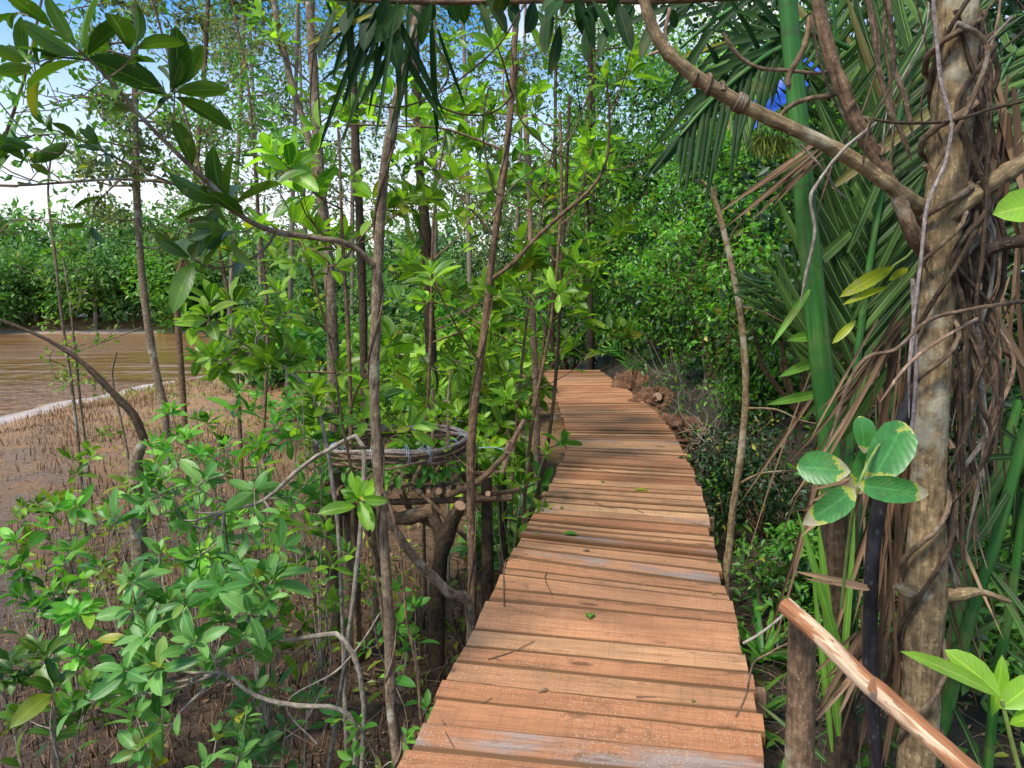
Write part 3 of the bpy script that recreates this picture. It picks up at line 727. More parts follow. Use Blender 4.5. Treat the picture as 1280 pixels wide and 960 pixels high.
sapling('sapling', 'very thin leaning stem with leaf rosette beside the deck where it bends', [(655, 650), (658, 600), (664, 540), (674, 480), (686, 420), (694, 360), (699, 300), (702, 230), (700, 140)], 5.2, [.018, .016, .012], 'bark_brown', 'leaf_bright', [
    dict(p=[(664, 540), (650, 520), (640, 500)], d=5.2, r=(.005, .003), nl=2), dict(p=[(690, 400), (712, 380), (725, 360)], d=5.2, r=(.005, .003), nl=2),
    dict(p=[(700, 250), (735, 240), (770, 262)], d=5.2, r=(.006, .003), nl=4)], ln=.15, auto=3, blen=.5, t0=.6)
sapling('sapling', 'thin upright stem touching the left edge of the deck bend, leaves at knee height', [(662, 655), (672, 615), (684, 560), (692, 500), (697, 440), (700, 380), (704, 300), (708, 230), (712, 120)], 5.3, [.02, .018, .014], 'bark_dark', 'leaf_mid', [
    dict(p=[(686, 560), (697, 556), (702, 552)], d=5.2, r=(.005, .003), nl=1, nros=6, subs=0), dict(p=[(697, 430), (680, 400), (672, 385)], d=5, r=(.005, .003), nl=1, nros=5, subs=0)], ln=.16, auto=2, blen=.5, t0=.7)
sapling('tree', 'pinkish bare trunk standing just left of the thin stems at the deck bend', [(671, 520), (668, 440), (666, 400), (664, 350), (662, 250), (655, 120)], 7.0, [.042, .04, .03], 'bark_pink', 'leaf_bright', auto=5, blen=1.0, t0=.65, ln=.17)
sapling('tree', 'dark rough trunk in the gap between the two foreground saplings', [(546, 560), (541, 480), (538, 420), (535, 360), (530, 270), (524, 200), (520, 100), (516, -30)], 8.0, [.085, .08, .07, .06], 'bark_dark', 'leaf_bright', auto=9, blen=1.3, t0=.35, ln=.2, subs=3)
sapling('tree', 'forked grey brown trunk rising behind the left end of the pole platform', [(421, 740), (420, 640), (416, 520), (416, 420), (411, 330), (402, 250), (396, 160), (390, 60), (384, -40)], 5.6, [.06, .055, .05, .04], 'bark_grey', 'leaf_bright', [
    dict(p=[(402, 250), (385, 170), (366, 110), (350, 40), (335, -30)], d=5.6, d1=5.6, r=(.035, .022), nl=3, subs=2), ], auto=8, blen=.9, t0=.3, ln=.16, vine=20)
sapling('tree', 'dark trunk close behind the forked grey trunk', [(457, 620), (456, 520), (454, 400), (449, 260), (441, 110), (434, -40)], 7.2, [.06, .055, .045], 'bark_dark', 'leaf_mid', auto=8, blen=1.1, t0=.3, ln=.18)
sapling('sapling', 'whippy bare shoot crossing in front of the pole platform, tip up left', [(500, 940), (488, 850), (478, 770), (468, 700), (452, 650), (440, 590), (428, 530), (415, 440), (392, 350), (372, 300)], 2.75, [.009, .008, .004], 'bark_brown', 'leaf_bright', [
    dict(p=[(415, 440), (400, 380), (385, 320), (355, 250), (335, 225)], d=2.75, r=(.005, .002), nl=5, subs=2, tw=.12)], ln=.11, auto=2, blen=.2)
sapling('sapling', 'leaning grey bough propped from the ground by the deck up to the near sapling', [(590, 775), (560, 740), (520, 700), (490, 655), (475, 600), (470, 560)], 3.4, [.03, .028, .018], 'bark_grey', 'leaf_mid', [], d1=2.75)
# thin bank trees by the river with fine leaves
def fine_tree(name, label, px, d, r, mat='bark_far', nb=16, t0=.35, blen=1.6, ln=.09, per=26, leafm='leaf_fine', group=None, twn=5, spr=.16, ground_it=True, up=.4, sides=8):
    tr = PP(px, d)
    if ground_it: tr = to_ground(tr)
    root = plant(name, label, 'tree', tr[0]+[0, 0, .1], group)
    r = np.asarray(r, float)*.72
    W = MB(); W.tube(tr, r, sides, 3, bump=.05); part(root, 'trunk', W, M[mat])
    W = MB(); L = Leaves('small', .2)
    for q in range(nb):
        t = rng.uniform(t0, 1.0); p0 = interp(tr, t); az = rng.random()*2*pi; el = rng.uniform(-.1, .9)
        dr = np.array([cos(az)*cos(el), sin(az)*cos(el), sin(el)*up*1.6]); l = blen*rng.uniform(.5, 1.2)
        p1 = p0+dr*l*.45+rng.normal(0, .06*blen, 3); p2 = p0+dr*l+rng.normal(0, .06*blen, 3)
        W.tube([p0, p1, p2], [r[-1]*.45, .006 if d < 15 else .012], 4, 3)
        for k in range(twn):
            a = interp([p0, p1, p2], rng.uniform(.3, 1.0)); e = a+rdir(1)[0]*l*.3
            W.tube([a, (a+e)/2+rng.normal(0, .02, 3), e], [.005 if d < 15 else .01, .003], 3, 2, cap=False)
            tt = rng.uniform(0, 1, per)[:, None]; p = a*(1-tt)+e*tt+rng.normal(0, spr*.5, (per, 3))
            l_ = ln*rng.uniform(.6, 1.3, per)
            L.add(p, rdir(per)+[0, 0, .1], rdir(per, .5), l_, l_*.42, .1)
    part(root, 'branches', W, M[mat]); part(root, 'foliage', L.into(), M[leafm])
    return root
fine_tree('tree', 'tall slim river bank tree whose trunk bends right at its foot', [(206, 515), (196, 470), (184, 400), (174, 300), (170, 200), (168, 60), (163, -80)], 10.5, [.085, .075, .06], 'bark_grey', nb=16, t0=.3, blen=1.5, ln=.11, per=44)
fine_tree('tree', 'slim dark tree just right of the bent river bank tree', [(231, 530), (225, 440), (221, 360), (235, 300), (246, 200), (256, 80), (264, -80)], 12, [.075, .07, .05], 'bark_brown', nb=16, t0=.35, blen=1.6, ln=.11, per=44)
fine_tree('tree', 'tall far tree with airy crown above the river between the left trunks', [(285, 470), (288, 380), (292, 280), (300, 150), (305, 20), (310, -90)], 19, [.10, .09, .06], 'bark_far', nb=17, t0=.4, blen=2.6, ln=.14, per=34, spr=.35)
fine_tree('tree', 'pair forming pale slender stem leaning left near the left edge', [(102, 610), (92, 500), (80, 420), (70, 330), (60, 240), (66, 180)], 7.2, [.028, .022, .014], 'bark_grey', nb=9, t0=.4, blen=.6, ln=.07, per=8, leafm='leaf_bright', twn=3, spr=.1)
fine_tree('tree', 'slender stem just right of the pale stem near the left edge', [(112, 600), (100, 500), (90, 400), (76, 300)], 7.4, [.024, .02, .012], 'bark_grey', nb=6, t0=.3, blen=.5, ln=.07, per=7, leafm='leaf_bright', twn=3, spr=.1)
fine_tree('tree', 'thin leafless pole stem beside the broken stump on the mud', [(160, 570), (150, 520), (140, 470), (146, 440)], 8.6, [.022, .016], 'bark_grey', nb=2, blen=.3, per=4, twn=1)
m_ = MB(); tr = to_ground(PP([(172, 640), (171, 600), (170, 578), (180, 550), (168, 520), (140, 490), (105, 455), (60, 425), (0, 400), (-60, 380)], 4.3))
root = plant('broken_stump', 'short broken grey stump whose dark limb arches away to the left edge', 'stump', tr[0]+[0, 0, .1])
m_.tube(tr[:5], [.05, .045, .04, .036, .03], 9, 3, bump=.08); part(root, 'trunk', m_, M['bark_grey'])
m_ = MB(); m_.tube(tr[4:], [.03, .02, .012, .008], 7, 3, bump=.05); part(root, 'limb', m_, M['bark_dark'])
# leafy crowns behind the saplings: middle distance
k_ = 0
labs = ['slim tree far behind the thin stems at the deck bend', 'slim tree with airy crown just left of the thin brown sapling', 'background tree seen through the gap right of the near sapling',
        'background tree left of the forked grey trunk', 'distant straight tree behind the dark rough trunk', 'distant tree above the left bushes with pale trunk',
        'background tree rising over the far end of the deck', 'slender far tree framed by the forked limb of the thin sapling', 'far tree standing half hidden behind the dark trunk', 'far leaning tree with fine crown near the river bend',
        'distant crown spreading over the pole platform', 'pale far tree right of the river bank pair']
spec = [(690, 470, 17), (590, 465, 13), (500, 470, 14), (360, 475, 13), (545, 440, 22), (330, 450, 24), (740, 452, 19), (640, 450, 20), (440, 450, 20), (385, 440, 27), (480, 440, 27), (265, 455, 26)]
for (px, py, d), lab in list(zip(spec, labs))[:2]+list(zip(spec, labs))[3:10]:
    dx = rng.normal(0, 14)
    dark = px > 680
    fine_tree('tree', lab, [(px, py), (px+dx*.3, py-120), (px+dx*.6, py-260), (px+dx, py-420), (px+dx*1.2, -110)], d, [.004*d+.02, .003*d+.02, .03], 'bark_dark' if dark else 'bark_far',
              nb=20, t0=.35, blen=.11*d+.3, ln=.0062*d+.03, per=24, leafm='leaf_fine' if not dark else 'leaf_mid', spr=.018*d, twn=5)
# dark trunk beside deck end
fine_tree('tree', 'dark trunk with knobbly bark standing at the far end of the deck', [(737, 475), (738, 420), (737, 340), (733, 260), (738, 100), (735, -60)], 16.3, [.11, .1, .08], 'bark_dark', nb=22, t0=.25, blen=1.9, ln=.13, per=24, leafm='leaf_mid', spr=.3)

# ---- bushes
def bush(name, label, base, h, rad, n, ln, mat, stems=6, clumps=14, tpl='small', group=None, flat=1.0, wd=.45, sd=1.0):
    base = np.asarray(base, float); base = np.array([base[0], base[1], gz(base)])
    root = plant(name, label, 'bush', base, group)
    W = MB(); L = Leaves(tpl, .22); LI = Leaves('small', .2)
    for q in range(clumps):
        az = rng.random()*2*pi; rr = rad*math.sqrt(rng.random()); hz = h*rng.uniform(.12, 1.0)
        rr *= math.sqrt(max(.1, 1-(hz/h-.35)**2*1.6))
        c = base+[cos(az)*rr, sin(az)*rr*flat, hz]
        if q < stems*2:
            W.tube([base+[cos(az)*rr*.1, sin(az)*rr*.1, -.05], (base+c)/2+rng.normal(0, .08*h, 3), c], [.008*h+.006, .004], 5, 3, bump=.05)
        cr = rad*rng.uniform(.17, .34)
        cloud(L, c, (cr, cr, cr*.7), int(n/clumps), ln, wd, up=.8)
        cloud(LI, c-[0, 0, cr*.9], (cr*.8, cr*.8, cr*.6), int(n/clumps*.3), ln*1.2, wd)  # inner leaves in a shade colour, darkening the gaps between clumps
        for k in range(3):
            e = c+rdir(1)[0]*cr*1.5; W.tube([c, (c+e)/2+rng.normal(0, .03, 3), e], [.006, .002], 4, 2, cap=False)
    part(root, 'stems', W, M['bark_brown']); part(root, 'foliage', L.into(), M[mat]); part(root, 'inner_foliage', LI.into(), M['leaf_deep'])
    return root
def rosette_bush(name, label, base, h, rad, n, ln, mat):
    base = np.array([base[0], base[1], 0.0]); base[2] = gz(base)
    root = plant(name, label, 'bush', base); L = Leaves('broad', .2); W = MB()
    for q in range(n):
        az = rng.random()*2*pi; u = rng.random(); hz = h*(.15+.85*rng.random()); rr = rad*math.sqrt(rng.random())*math.sqrt(max(.15, 1-(hz/h-.4)**2*1.8))
        c = base+[cos(az)*rr, sin(az)*rr, hz]; b0 = base+[cos(az)*rr*.35, sin(az)*rr*.35, hz*.35]
        if q % 3 == 0: W.tube([base, b0, c], [.014, .004], 5, 3, bump=.04)
        else: W.tube([c-[cos(az)*.1, sin(az)*.1, .16], c], [.005, .003], 4, 1, cap=False)
        rosette(L, c, [cos(az)*.5, sin(az)*.5-.25, 1], rng.integers(5, 9), ln*1.3*rng.uniform(.7, 1.2), .44, lo=15, hi=105, droop=.25)
    part(root, 'stems', W, M['bark_brown']); part(root, 'foliage', L.into(), M[mat]); return root
# right bank, near to far: (x, y, h, rad, n, leaf, mat, label)
RB = [
 (3.3, 8.0, 3.2, 1.0, 5200, .085, 'leaf_hedge', 'bright leafy bush on the right bank behind the bare leaning stem'),
 (2.9, 10.3, 3.3, 1.0, 4600, .09, 'leaf_hedge', 'rounded vine draped bush right of the deck bend'),
 (4.2, 10.5, 4.6, 1.3, 5600, .10, 'leaf_mid', 'tall shrub mound behind the right bank bushes'),
 (2.9, 13.2, 3.2, 1.1, 4600, .11, 'leaf_hedge', 'green bush on the bank above the red soil heap'),
 (4.4, 14.0, 5.0, 1.5, 5400, .12, 'leaf_hedge', 'tall bright bush at the back of the right bank'),
 (2.6, 17.0, 3.6, 1.2, 4200, .13, 'leaf_mid', 'bush closing the view just right of the far deck end'),
 (1.5, 19.0, 3.0, 1.3, 4200, .14, 'leaf_hedge', 'low bush straight behind the far end of the deck'),
 (4.2, 18.5, 6.5, 2.0, 6000, .15, 'leaf_mid', 'high dense bush behind the far right bank'),
 (-.6, 20.0, 2.2, 1.4, 3600, .15, 'leaf_bright', 'bright bush left of the dark trunk at the deck end'),
 (2.4, 6.6, 1.0, .6, 2400, .06, 'leaf_deep', 'low dark undergrowth bush hugging the right edge of the deck'),
 (2.15, 5.0, .75, .5, 1800, .06, 'leaf_mid', 'low leafy plant mass right of the deck by the bare leaning stem'),
 (3.0, 5.4, 2.5, .75, 4600, .075, 'leaf_deep', 'shadowy bush behind the fat green palm stalk'),
 (2.9, 8.6, .8, .5, 1700, .07, 'leaf_mid', 'small bush at the foot of the right bank beside the deck bend'),
 (5.2, 7.5, 4.6, 1.5, 5000, .10, 'leaf_deep', 'tall dark bush deep behind the palm'),
 (4.6, 4.6, 3.6, 1.2, 4600, .09, 'leaf_deep', 'dark thicket bush behind the vine covered trunk'),
 (3.2, 3.6, 1.7, .7, 3400, .07, 'leaf_mid', 'low thicket bush right of the vine covered trunk'),
 (6.5, 12, 7.5, 2.4, 6000, .15, 'leaf_deep', 'great dark bush mass at the right rear'),
 (4.5, 24, 10, 3.0, 7000, .2, 'leaf_mid', 'tall tree like bush towering behind the far right bank'),
 (1.2, 27, 7, 2.6, 5000, .2, 'leaf_fine', 'pale bush mass seen over the deck end'),
]
for x, y, h, rad, n, ln, mt, lab in RB:
    bush('bush', lab, (x, y, 0), h, rad, n, ln, mt, clumps=26 if h > 2 else 14, wd=.5)
# left/middle bushes behind platform
LB = [
 (-.6, 8.4, 1.25, .8, 800, .15, 'leaf_bright', 'bright broad leaved bush behind the vine ring'),
 (-.3, 8.7, 1.1, .6, 560, .15, 'leaf_bright', 'bright bush left of the bend beside the thin stems'),
 (-1.9, 9.2, 1.3, .8, 800, .15, 'leaf_bright', 'leafy bush behind the forked grey trunk'),
 (-.5, 11.5, 1.6, 1.0, 1200, .16, 'leaf_bright', 'bright bush beyond the dark rough trunk'),
 (-2.0, 12.5, 1.8, 1.1, 1300, .16, 'leaf_bright', 'taller bush in the middle distance left of the dark rough trunk'),
 (-3.6, 13.5, 2.0, 1.2, 1200, .16, 'leaf_hedge', 'bush on the inner mud bank behind the left shrubs'),
 (.1, 6.4, .7, .5, 420, .13, 'leaf_mid', 'low bush between the platform and the deck'),
 (-.8, 15.8, 1.9, 1.3, 2400, .16, 'leaf_hedge', 'dense bush left of the far deck end'),
 (-2.5, 18, 3.2, 1.8, 2600, .18, 'leaf_bank', 'pale bush mass in the far middle'),
 (-5.5, 21, 3.0, 2.0, 2400, .2, 'leaf_bank', 'pale bush by the river bend'),
 (-7.8, 27, 3.4, 2.0, 2400, .24, 'leaf_bank', 'far pale bush at the end of the mud strip'),
 (-3.5, 29, 5.0, 2.8, 3000, .26, 'leaf_bank', 'tall pale bush mass far behind the trunks'),
]
for x, y, h, rad, n, ln, mt, lab in LB:
    if n < 1700: rosette_bush('bush', lab, (x, y, 0), h*1.1, rad*1.1, int(n/9), ln*1.25, mt)
    else: bush('bush', lab, (x, y, 0), h, rad, n*2, ln, mt, clumps=22, wd=.45)
# far forest across the river
def far_tree(label, x, y, h, rad, n, ln, mat='leaf_bank', group='trees along the far river bank'):
    b = np.array([x, y, gz((x, y))]); root = plant('tree', label, 'tree', b, group)
    W = MB(); W.tube([b+[0, 0, -.2], b+[.2, 0, h*.4], b+[0, 0, h*.85]], [.2, .16, .06], 6, 3); part(root, 'trunk', W, M['bark_far'])
    L = Leaves('small', .2)
    for q in range(22):
        az = rng.random()*2*pi; hz = h*rng.uniform(.12, .95); rr = rad*math.sqrt(rng.random())*math.sqrt(max(.1, 1-(hz/h-.45)**2*2))
        cr = rad*rng.uniform(.25, .42); cloud(L, b+[cos(az)*rr, sin(az)*rr, hz], (cr, cr, cr*.7), n//22, ln, .5, up=.9)
    part(root, 'crown', L.into(), M[mat])
ordn = ['first', 'second', 'third', 'fourth', 'fifth', 'sixth', 'seventh', 'eighth', 'ninth', 'tenth', 'eleventh', 'twelfth', 'thirteenth', 'fourteenth']
k_ = 0
for q in range(14):
    x = -64+q*3.2+rng.normal(0, .5); y = 66+.11*(x+28)+3.0+rng.normal(0, .8)
    far_tree('bank tree beyond the river, %s of the waterside row from the left' % ordn[q], x, y, 7.5+rng.uniform(-1, 2.2), 3.3, 4200, .5, 'leaf_mid' if q % 3 == 1 else 'leaf_bank')
for q in range(12):
    x = -70+q*4.4+rng.normal(0, .8)
    far_tree('taller tree beyond the river, %s of the rear row from the left' % ordn[q], x, 76+rng.normal(0, 1)+.1*(x+28), 11+rng.uniform(-1.2, 1.5)-q*.1, 4.4, 4000, .6)
for q in range(13):
    x = -50+q*9+rng.normal(0, 2)
    far_tree('distant pale tree past the river bend, %s from the left' % ordn[q], x, 172+rng.normal(0, 3), 15+rng.uniform(-2, 3), 9, 1700, 1.0, group='distant trees past the bend')
for q in range(9):
    x = -9+q*4.2+rng.normal(0, .6)
    far_tree('woodland tree behind the boardwalk clearing, %s from the left' % ordn[q], x, 38+rng.normal(0, 2), 9+rng.uniform(-2, 2)+q*.5, 3.4, 2600, .3, group='woodland trees behind the clearing')
# high dark trees filling the right
for x, y, h, rad, n, ln, lab in ((5.5, 9.5, 8.5, 2.2, 7000, .13, 'tall shady tree behind the overhead limb'), (3.8, 6.6, 5.6, 1.3, 5200, .10, 'shady tree crown behind the drooping palm leaflets'), (5.0, 5.2, 6.0, 1.8, 5600, .10, 'dark tree behind the upper vine tangle'), (8.5, 16, 12, 3.5, 7000, .2, 'lofty dark tree at the right rear'), (3.4, 4.2, 4.2, .9, 4000, .08, 'dark leafy tree right behind the vine covered trunk')):
    b = np.array([x, y, gz((x, y))]); root = plant('tree', lab, 'tree', b)
    W = MB(); W.tube([b+[0, 0, -.2], b+[.1, 0, h*.4], b+[0, 0, h*.85]], [.12, .1, .04], 8, 3, bump=.04); part(root, 'trunk', W, M['bark_dark'])
    L = Leaves('small', .2)
    for q in range(34):
        az = rng.random()*2*pi; hz = h*rng.uniform(.25, 1.0); rr = rad*math.sqrt(rng.random())*1.1
        cr = rad*rng.uniform(.2, .38); c = b+[cos(az)*rr, sin(az)*rr, hz]; cloud(L, c, (cr, cr, cr*.7), n//34, ln, .5)
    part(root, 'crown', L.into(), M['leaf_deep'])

# ---- lower left mangrove shrubs: stem network with rosettes
def shrub(label, basepx, d, tips, mat='leaf_blue', ln=.12, r=.009, nros=8, stem=None, twm='twig', subs=1, nl=3):
    b = P(basepx[0], basepx[1], d); b[2] = gz(b)
    root = plant('shrub', label, 'shrub', b, 'young mangrove shrubs on the mud')
    L = Leaves('broad', .18)
    hub = b+[0, 0, .08]
    if stem is not None:
        st = np.vstack([[b-[0, 0, .05]], PP(stem, d)]); W = MB(); W.tube(st, [r*1.3, r], 7, 3, bump=.05); part(root, 'stem', W, M[twm]); hub = st
    for tp in tips:
        if rng.random() < .07: continue
        e = P(tp[0]+rng.normal(0, 14), tp[1]+rng.normal(0, 12), (tp[2] if len(tp) > 2 else d)+rng.normal(0, .12))
        if stem is not None:
            k = np.argmin(np.linalg.norm(hub-e, axis=1)); h0 = hub[max(1, k)] if k == 0 else hub[k]
        else: h0 = hub
        m1 = h0*.6+e*.4+rng.normal(0, .03, 3)+[0, 0, -.02]; m2 = h0*.25+e*.75+rng.normal(0, .02, 3)-[0, 0, .02]
        B = MB(); leafy_branch(B, L, [h0, m1, m2, e], [r*.8, r*.5, r*.4, .003], ln*1.1*rng.uniform(.75, 1.15), nl, nros-rng.integers(0, 3), subs+(rng.random() < .45), .16, droop=.35, axup=rng.uniform(.2, 1), wd=.42)
        part(root, 'branch', B, M[twm])
    part(root, 'foliage', L.into(), M[mat])
shrub('shrub with bluish rosettes on the pale crooked branch left of the near sapling', (440, 960), 2.9, [(318, 760), (285, 738), (330, 700), (245, 742), (300, 790), (262, 775), (350, 745)], stem=[(455, 880), (430, 800), (395, 795), (350, 800), (318, 778)])
shrub('shrub sprawling low at bottom left with blue green leaves', (430, 1010), 2.8, [(190, 860), (160, 840), (240, 815), (215, 780), (130, 900), (175, 930), (100, 880), (270, 835)], stem=[(445, 930), (425, 887), (370, 882), (320, 870), (280, 840)])
shrub('shrub with a drooping long leaf in the left centre below the pale arching branch', (400, 900), 3.3, [(300, 690), (260, 640), (320, 650), (230, 620), (345, 625), (280, 600), (205, 600), (250, 680)], stem=[(440, 760), (455, 560), (410, 563), (370, 590), (330, 625), (280, 640)])
shrub('shrub fanning over the mud at left of centre height', (260, 800), 4.2, [(205, 545), (250, 535), (290, 545), (320, 555), (235, 575), (270, 570), (180, 590), (300, 520), (340, 530)], mat='leaf_hedge')
shrub('shrub with large pale blue leaf cluster left of centre bottom', (200, 900), 3.4, [(155, 735), (165, 700), (150, 770), (190, 690), (120, 720), (180, 745), (140, 660)], ln=.14)
shrub('shrub of upright green rosettes near the left edge', (60, 850), 4.2, [(30, 690), (100, 640), (45, 670), (60, 640), (0, 700)], mat='leaf_hedge')
shrub('yellowish shrub on the mud below the pale twin stems', (80, 700), 6.2, [(70, 625), (110, 605), (85, 600), (50, 640), (120, 630)], mat='leaf_bright', ln=.14)
shrub('dark drooping shrub in the bottom left corner', (60, 1000), 3.0, [(40, 820), (95, 805), (60, 850), (110, 850), (20, 850)], mat='leaf_dark', ln=.14)
shrub('shrub with glossy leaves around the whippy shoot left of the platform', (430, 820), 3.6, [(300, 440), (260, 420), (340, 420), (280, 470), (310, 400), (245, 445), (355, 455), (330, 390), (380, 480), (270, 395)], mat='leaf_bright', ln=.13, stem=[(425, 700), (415, 600), (400, 520), (370, 470), (320, 440)])
shrub('shrub with mid green leaves hiding the foot of the forked grey trunk', (400, 800), 4.4, [(370, 540), (350, 500), (395, 580), (380, 610), (345, 570), (410, 640), (400, 480)], mat='leaf_hedge')
shrub('bright seedling clump beneath the pole platform', (500, 800), 4.2, [(480, 745), (520, 735), (500, 760), (455, 700), (440, 720)], mat='leaf_hedge', ln=.1)
shrub('small shrub under the left posts of the platform with yellow leaves', (380, 830), 3.8, [(395, 745), (425, 690), (405, 700), (440, 770)], mat='leaf_bright', ln=.09)
shrub('leafy seedling right beside the foot of the near sapling', (520, 930), 2.75, [(505, 830), (515, 820), (425, 920), (440, 900)], mat='leaf_hedge', ln=.08, r=.005)
shrub('low shrub at the very bottom between the left corner and the near sapling', (250, 1010), 2.6, [(205, 935), (250, 950), (300, 945), (180, 950)], mat='leaf_blue', ln=.1)
shrub('shrub below the thin stems beside the deck bend', (640, 700), 5.2, [(630, 555), (650, 600), (665, 640), (610, 540), (640, 520), (625, 600), (650, 560)], mat='leaf_bright', ln=.13)
shrub('shrub leaning out above the vine ring from behind', (560, 640), 6.0, [(560, 500), (590, 480), (520, 480), (600, 520), (540, 450), (580, 440), (500, 450), (620, 460)], mat='leaf_bright', ln=.16, stem=[(560, 560), (560, 500), (565, 450)])
shrub('loose green shrub between the broken stump and the near sapling', (330, 800), 3.7, [(330, 560), (300, 600), (360, 640), (290, 650), (350, 700), (270, 700), (330, 600), (380, 660), (310, 720)], mat='leaf_bright', ln=.11)
shrub('small leafy shrub beside the trunk foot of the bent river bank tree', (240, 640), 6.0, [(230, 500), (260, 510), (200, 520), (245, 540), (215, 560), (280, 500)], mat='leaf_hedge', ln=.14)
shrub('yellow green shrub on open mud left of the broken stump', (110, 720), 5.0, [(120, 640), (90, 660), (150, 640), (130, 600), (100, 620)], mat='leaf_yg', ln=.11)
shrub('low shrub on the mud in front of the yellow green shrub', (100, 860), 3.8, [(60, 740), (110, 760), (90, 710), (140, 790), (30, 760)], mat='leaf_hedge', ln=.12)
shrub('dense low shrub between the near sapling foot and the bottom left shrubs', (350, 960), 3.0, [(350, 850), (320, 900), (380, 900), (300, 860), (390, 850), (340, 930), (280, 910)], ln=.1)
# leaf filled ring
L = Leaves('broad', .2); n = 90; th = rng.random(n)*2*pi; rr = .42*np.sqrt(rng.random(n))
p = np.stack([cx+rr*np.cos(th), cy+rr*np.sin(th), cz-.1+rng.normal(0, .035, n)], -1)
L.add(p, rdir(n)*[1, 1, .5], rdir(n, 1.2), rng.uniform(.07, .11, n), rng.uniform(.03, .045, n), .2)
n = 60; th = rng.uniform(-2.9, -.2, n); p = np.stack([cx+.47*np.cos(th), cy+.47*np.sin(th), cz-.12+rng.normal(0, .03, n)], -1)
L.add(p, np.stack([np.cos(th)*.4, np.sin(th)*.4, -np.ones(n)*.8], -1)+rng.normal(0, .4, (n, 3)), np.stack([np.cos(th), np.sin(th), np.ones(n)*.4], -1), .09, .038, .1)
single('climbing_plant', L.into(), M['leaf_mid'], 'leafy climber filling the inside of the vine ring', 'climber')

for lab, px, d in (('leafy tree overhanging from the top left corner behind the big dark leaves', [(-60, 600), (-50, 400), (-20, 250), (30, 100), (60, -40)], 6.0),
                   ('airy leafy tree crossing the sky between the two slim river trees', [(300, 540), (290, 400), (262, 260), (225, 120), (190, 0), (170, -60)], 7.5),
                   ('leafy tree topping the sky left of the forked grey trunk', [(330, 540), (335, 400), (322, 260), (312, 120), (290, 0), (280, -60)], 8.5)):
    fine_tree('tree', lab, px, d, [.03, .024, .012], 'bark_brown', nb=15, t0=.45, blen=.17*d, ln=.09, per=11, leafm='leaf_mid', twn=5, spr=.16)
# leaves in the middle air: branches reaching across (belong to trees behind)
for lab, px, d, ln in (('slender young tree with big light leaves left of the near sapling top', [(440, 600), (436, 430), (428, 300), (425, 210), (422, 150)], 4.4, .13),
                       ('young tree with wide leaves between the two foreground saplings', [(530, 620), (538, 430), (540, 320), (545, 240), (556, 170)], 5.6, .15),
                       ('young leafy tree right of the thin brown sapling', [(640, 600), (655, 430), (668, 330), (678, 260), (690, 190)], 6.2, .15),
                       ('young leafy tree reaching over the deck bend from the left', [(664, 540), (684, 400), (700, 320), (724, 240), (745, 170)], 8.0, .17)):
    sapling('young_tree', lab, px, d, [.02, .015, .008], 'bark_brown', 'leaf_bright', auto=9, blen=.65+.06*d, t0=.3, ln=ln*1.45, nros=7, subs=2, wd=.42)

# ------------------------------------------------------------------ mangrove breathing roots
n = 42000
yy = 1.6+24*rng.random(n)**1.6; xx = 1-(1+13*rng.random(n))*np.clip(.25+yy*.12, 0, 1)
ok = (xx < .1+.0*yy) & (land(xx, yy) > 1.5+.5*rng.random(n)) & (vnoise(xx, yy, .8, 5)+.6*vnoise(xx, yy, 2.7, 8) > -.5+.8*rng.random(n)); xx, yy = xx[ok], yy[ok]; n = len(xx)
zz = ground(xx, yy); h = rng.uniform(.04, .2, n)*(.85+.45*vnoise(xx, yy, .7))*(1+yy*.01); r = rng.uniform(.003, .0065, n)*(1+yy*.05)
b = np.stack([xx, yy, zz-.03], -1); tip = b+np.stack([rng.normal(0, .035, n), rng.normal(0, .035, n), h+.03], -1)
mm = (b+tip)/2+rng.normal(0, .006, (n, 3))
V = np.zeros((n, 7, 3))
for k in range(3):
    o = np.array([cos(k*2.094), sin(k*2.094), 0])
    V[:, k] = b+o*r[:, None]; V[:, 3+k] = mm+o*r[:, None]*.85
V[:, 6] = tip
off = (np.arange(n)*7)[:, None, None]
q = np.array([(0, 1, 4, 3), (1, 2, 5, 4), (2, 0, 3, 5)]); t = np.array([(3, 4, 6), (4, 5, 6), (5, 3, 6)])
mb = MB(); mb.add(V.reshape(-1, 3), tri=(t[None]+off).reshape(-1, 3), quad=(q[None]+off).reshape(-1, 4))
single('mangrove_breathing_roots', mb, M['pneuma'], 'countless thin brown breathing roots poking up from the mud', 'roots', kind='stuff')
# leaf litter and sticks
n = 9000; xx = rng.uniform(-9, 5, n); yy = 1.5+16*rng.random(n)**1.4; zz = ground(xx, yy)
L = Leaves('mid', .15); l = rng.uniform(.02, .075, n)
L.add(np.stack([xx, yy, zz+.012], -1), rdir(n)*[1, 1, .25], rdir(n, 2.5), l, l*.42, rng.uniform(-.3, .3, n))
single('leaf_litter', L.into(), M['litter'], 'dry brown leaf litter strewn over the ground', 'leaf litter', kind='stuff')
W = MB()
for q in range(1900):
    x = rng.choice([rng.uniform(-3.6, .3), rng.uniform(1.2, 3.2)], p=[.6, .4]); y = rng.uniform(1.7, 9); z = float(ground(x, y)); l = rng.uniform(.15, .6); az = rng.random()*6.3
    p0 = np.array([x, y, z+.01]); p1 = p0+[cos(az)*l, sin(az)*l, rng.uniform(0, .7)*l]; W.tube([p0, (p0+p1)/2+rng.normal(0, .08*l+.01, 3), p1], [rng.uniform(.0015, .0045), .001], 4, 3, cap=False)
single('fallen_sticks', W, M['stick'], 'tangle of thin dead sticks littering the ground by the deck', 'sticks', kind='stuff')
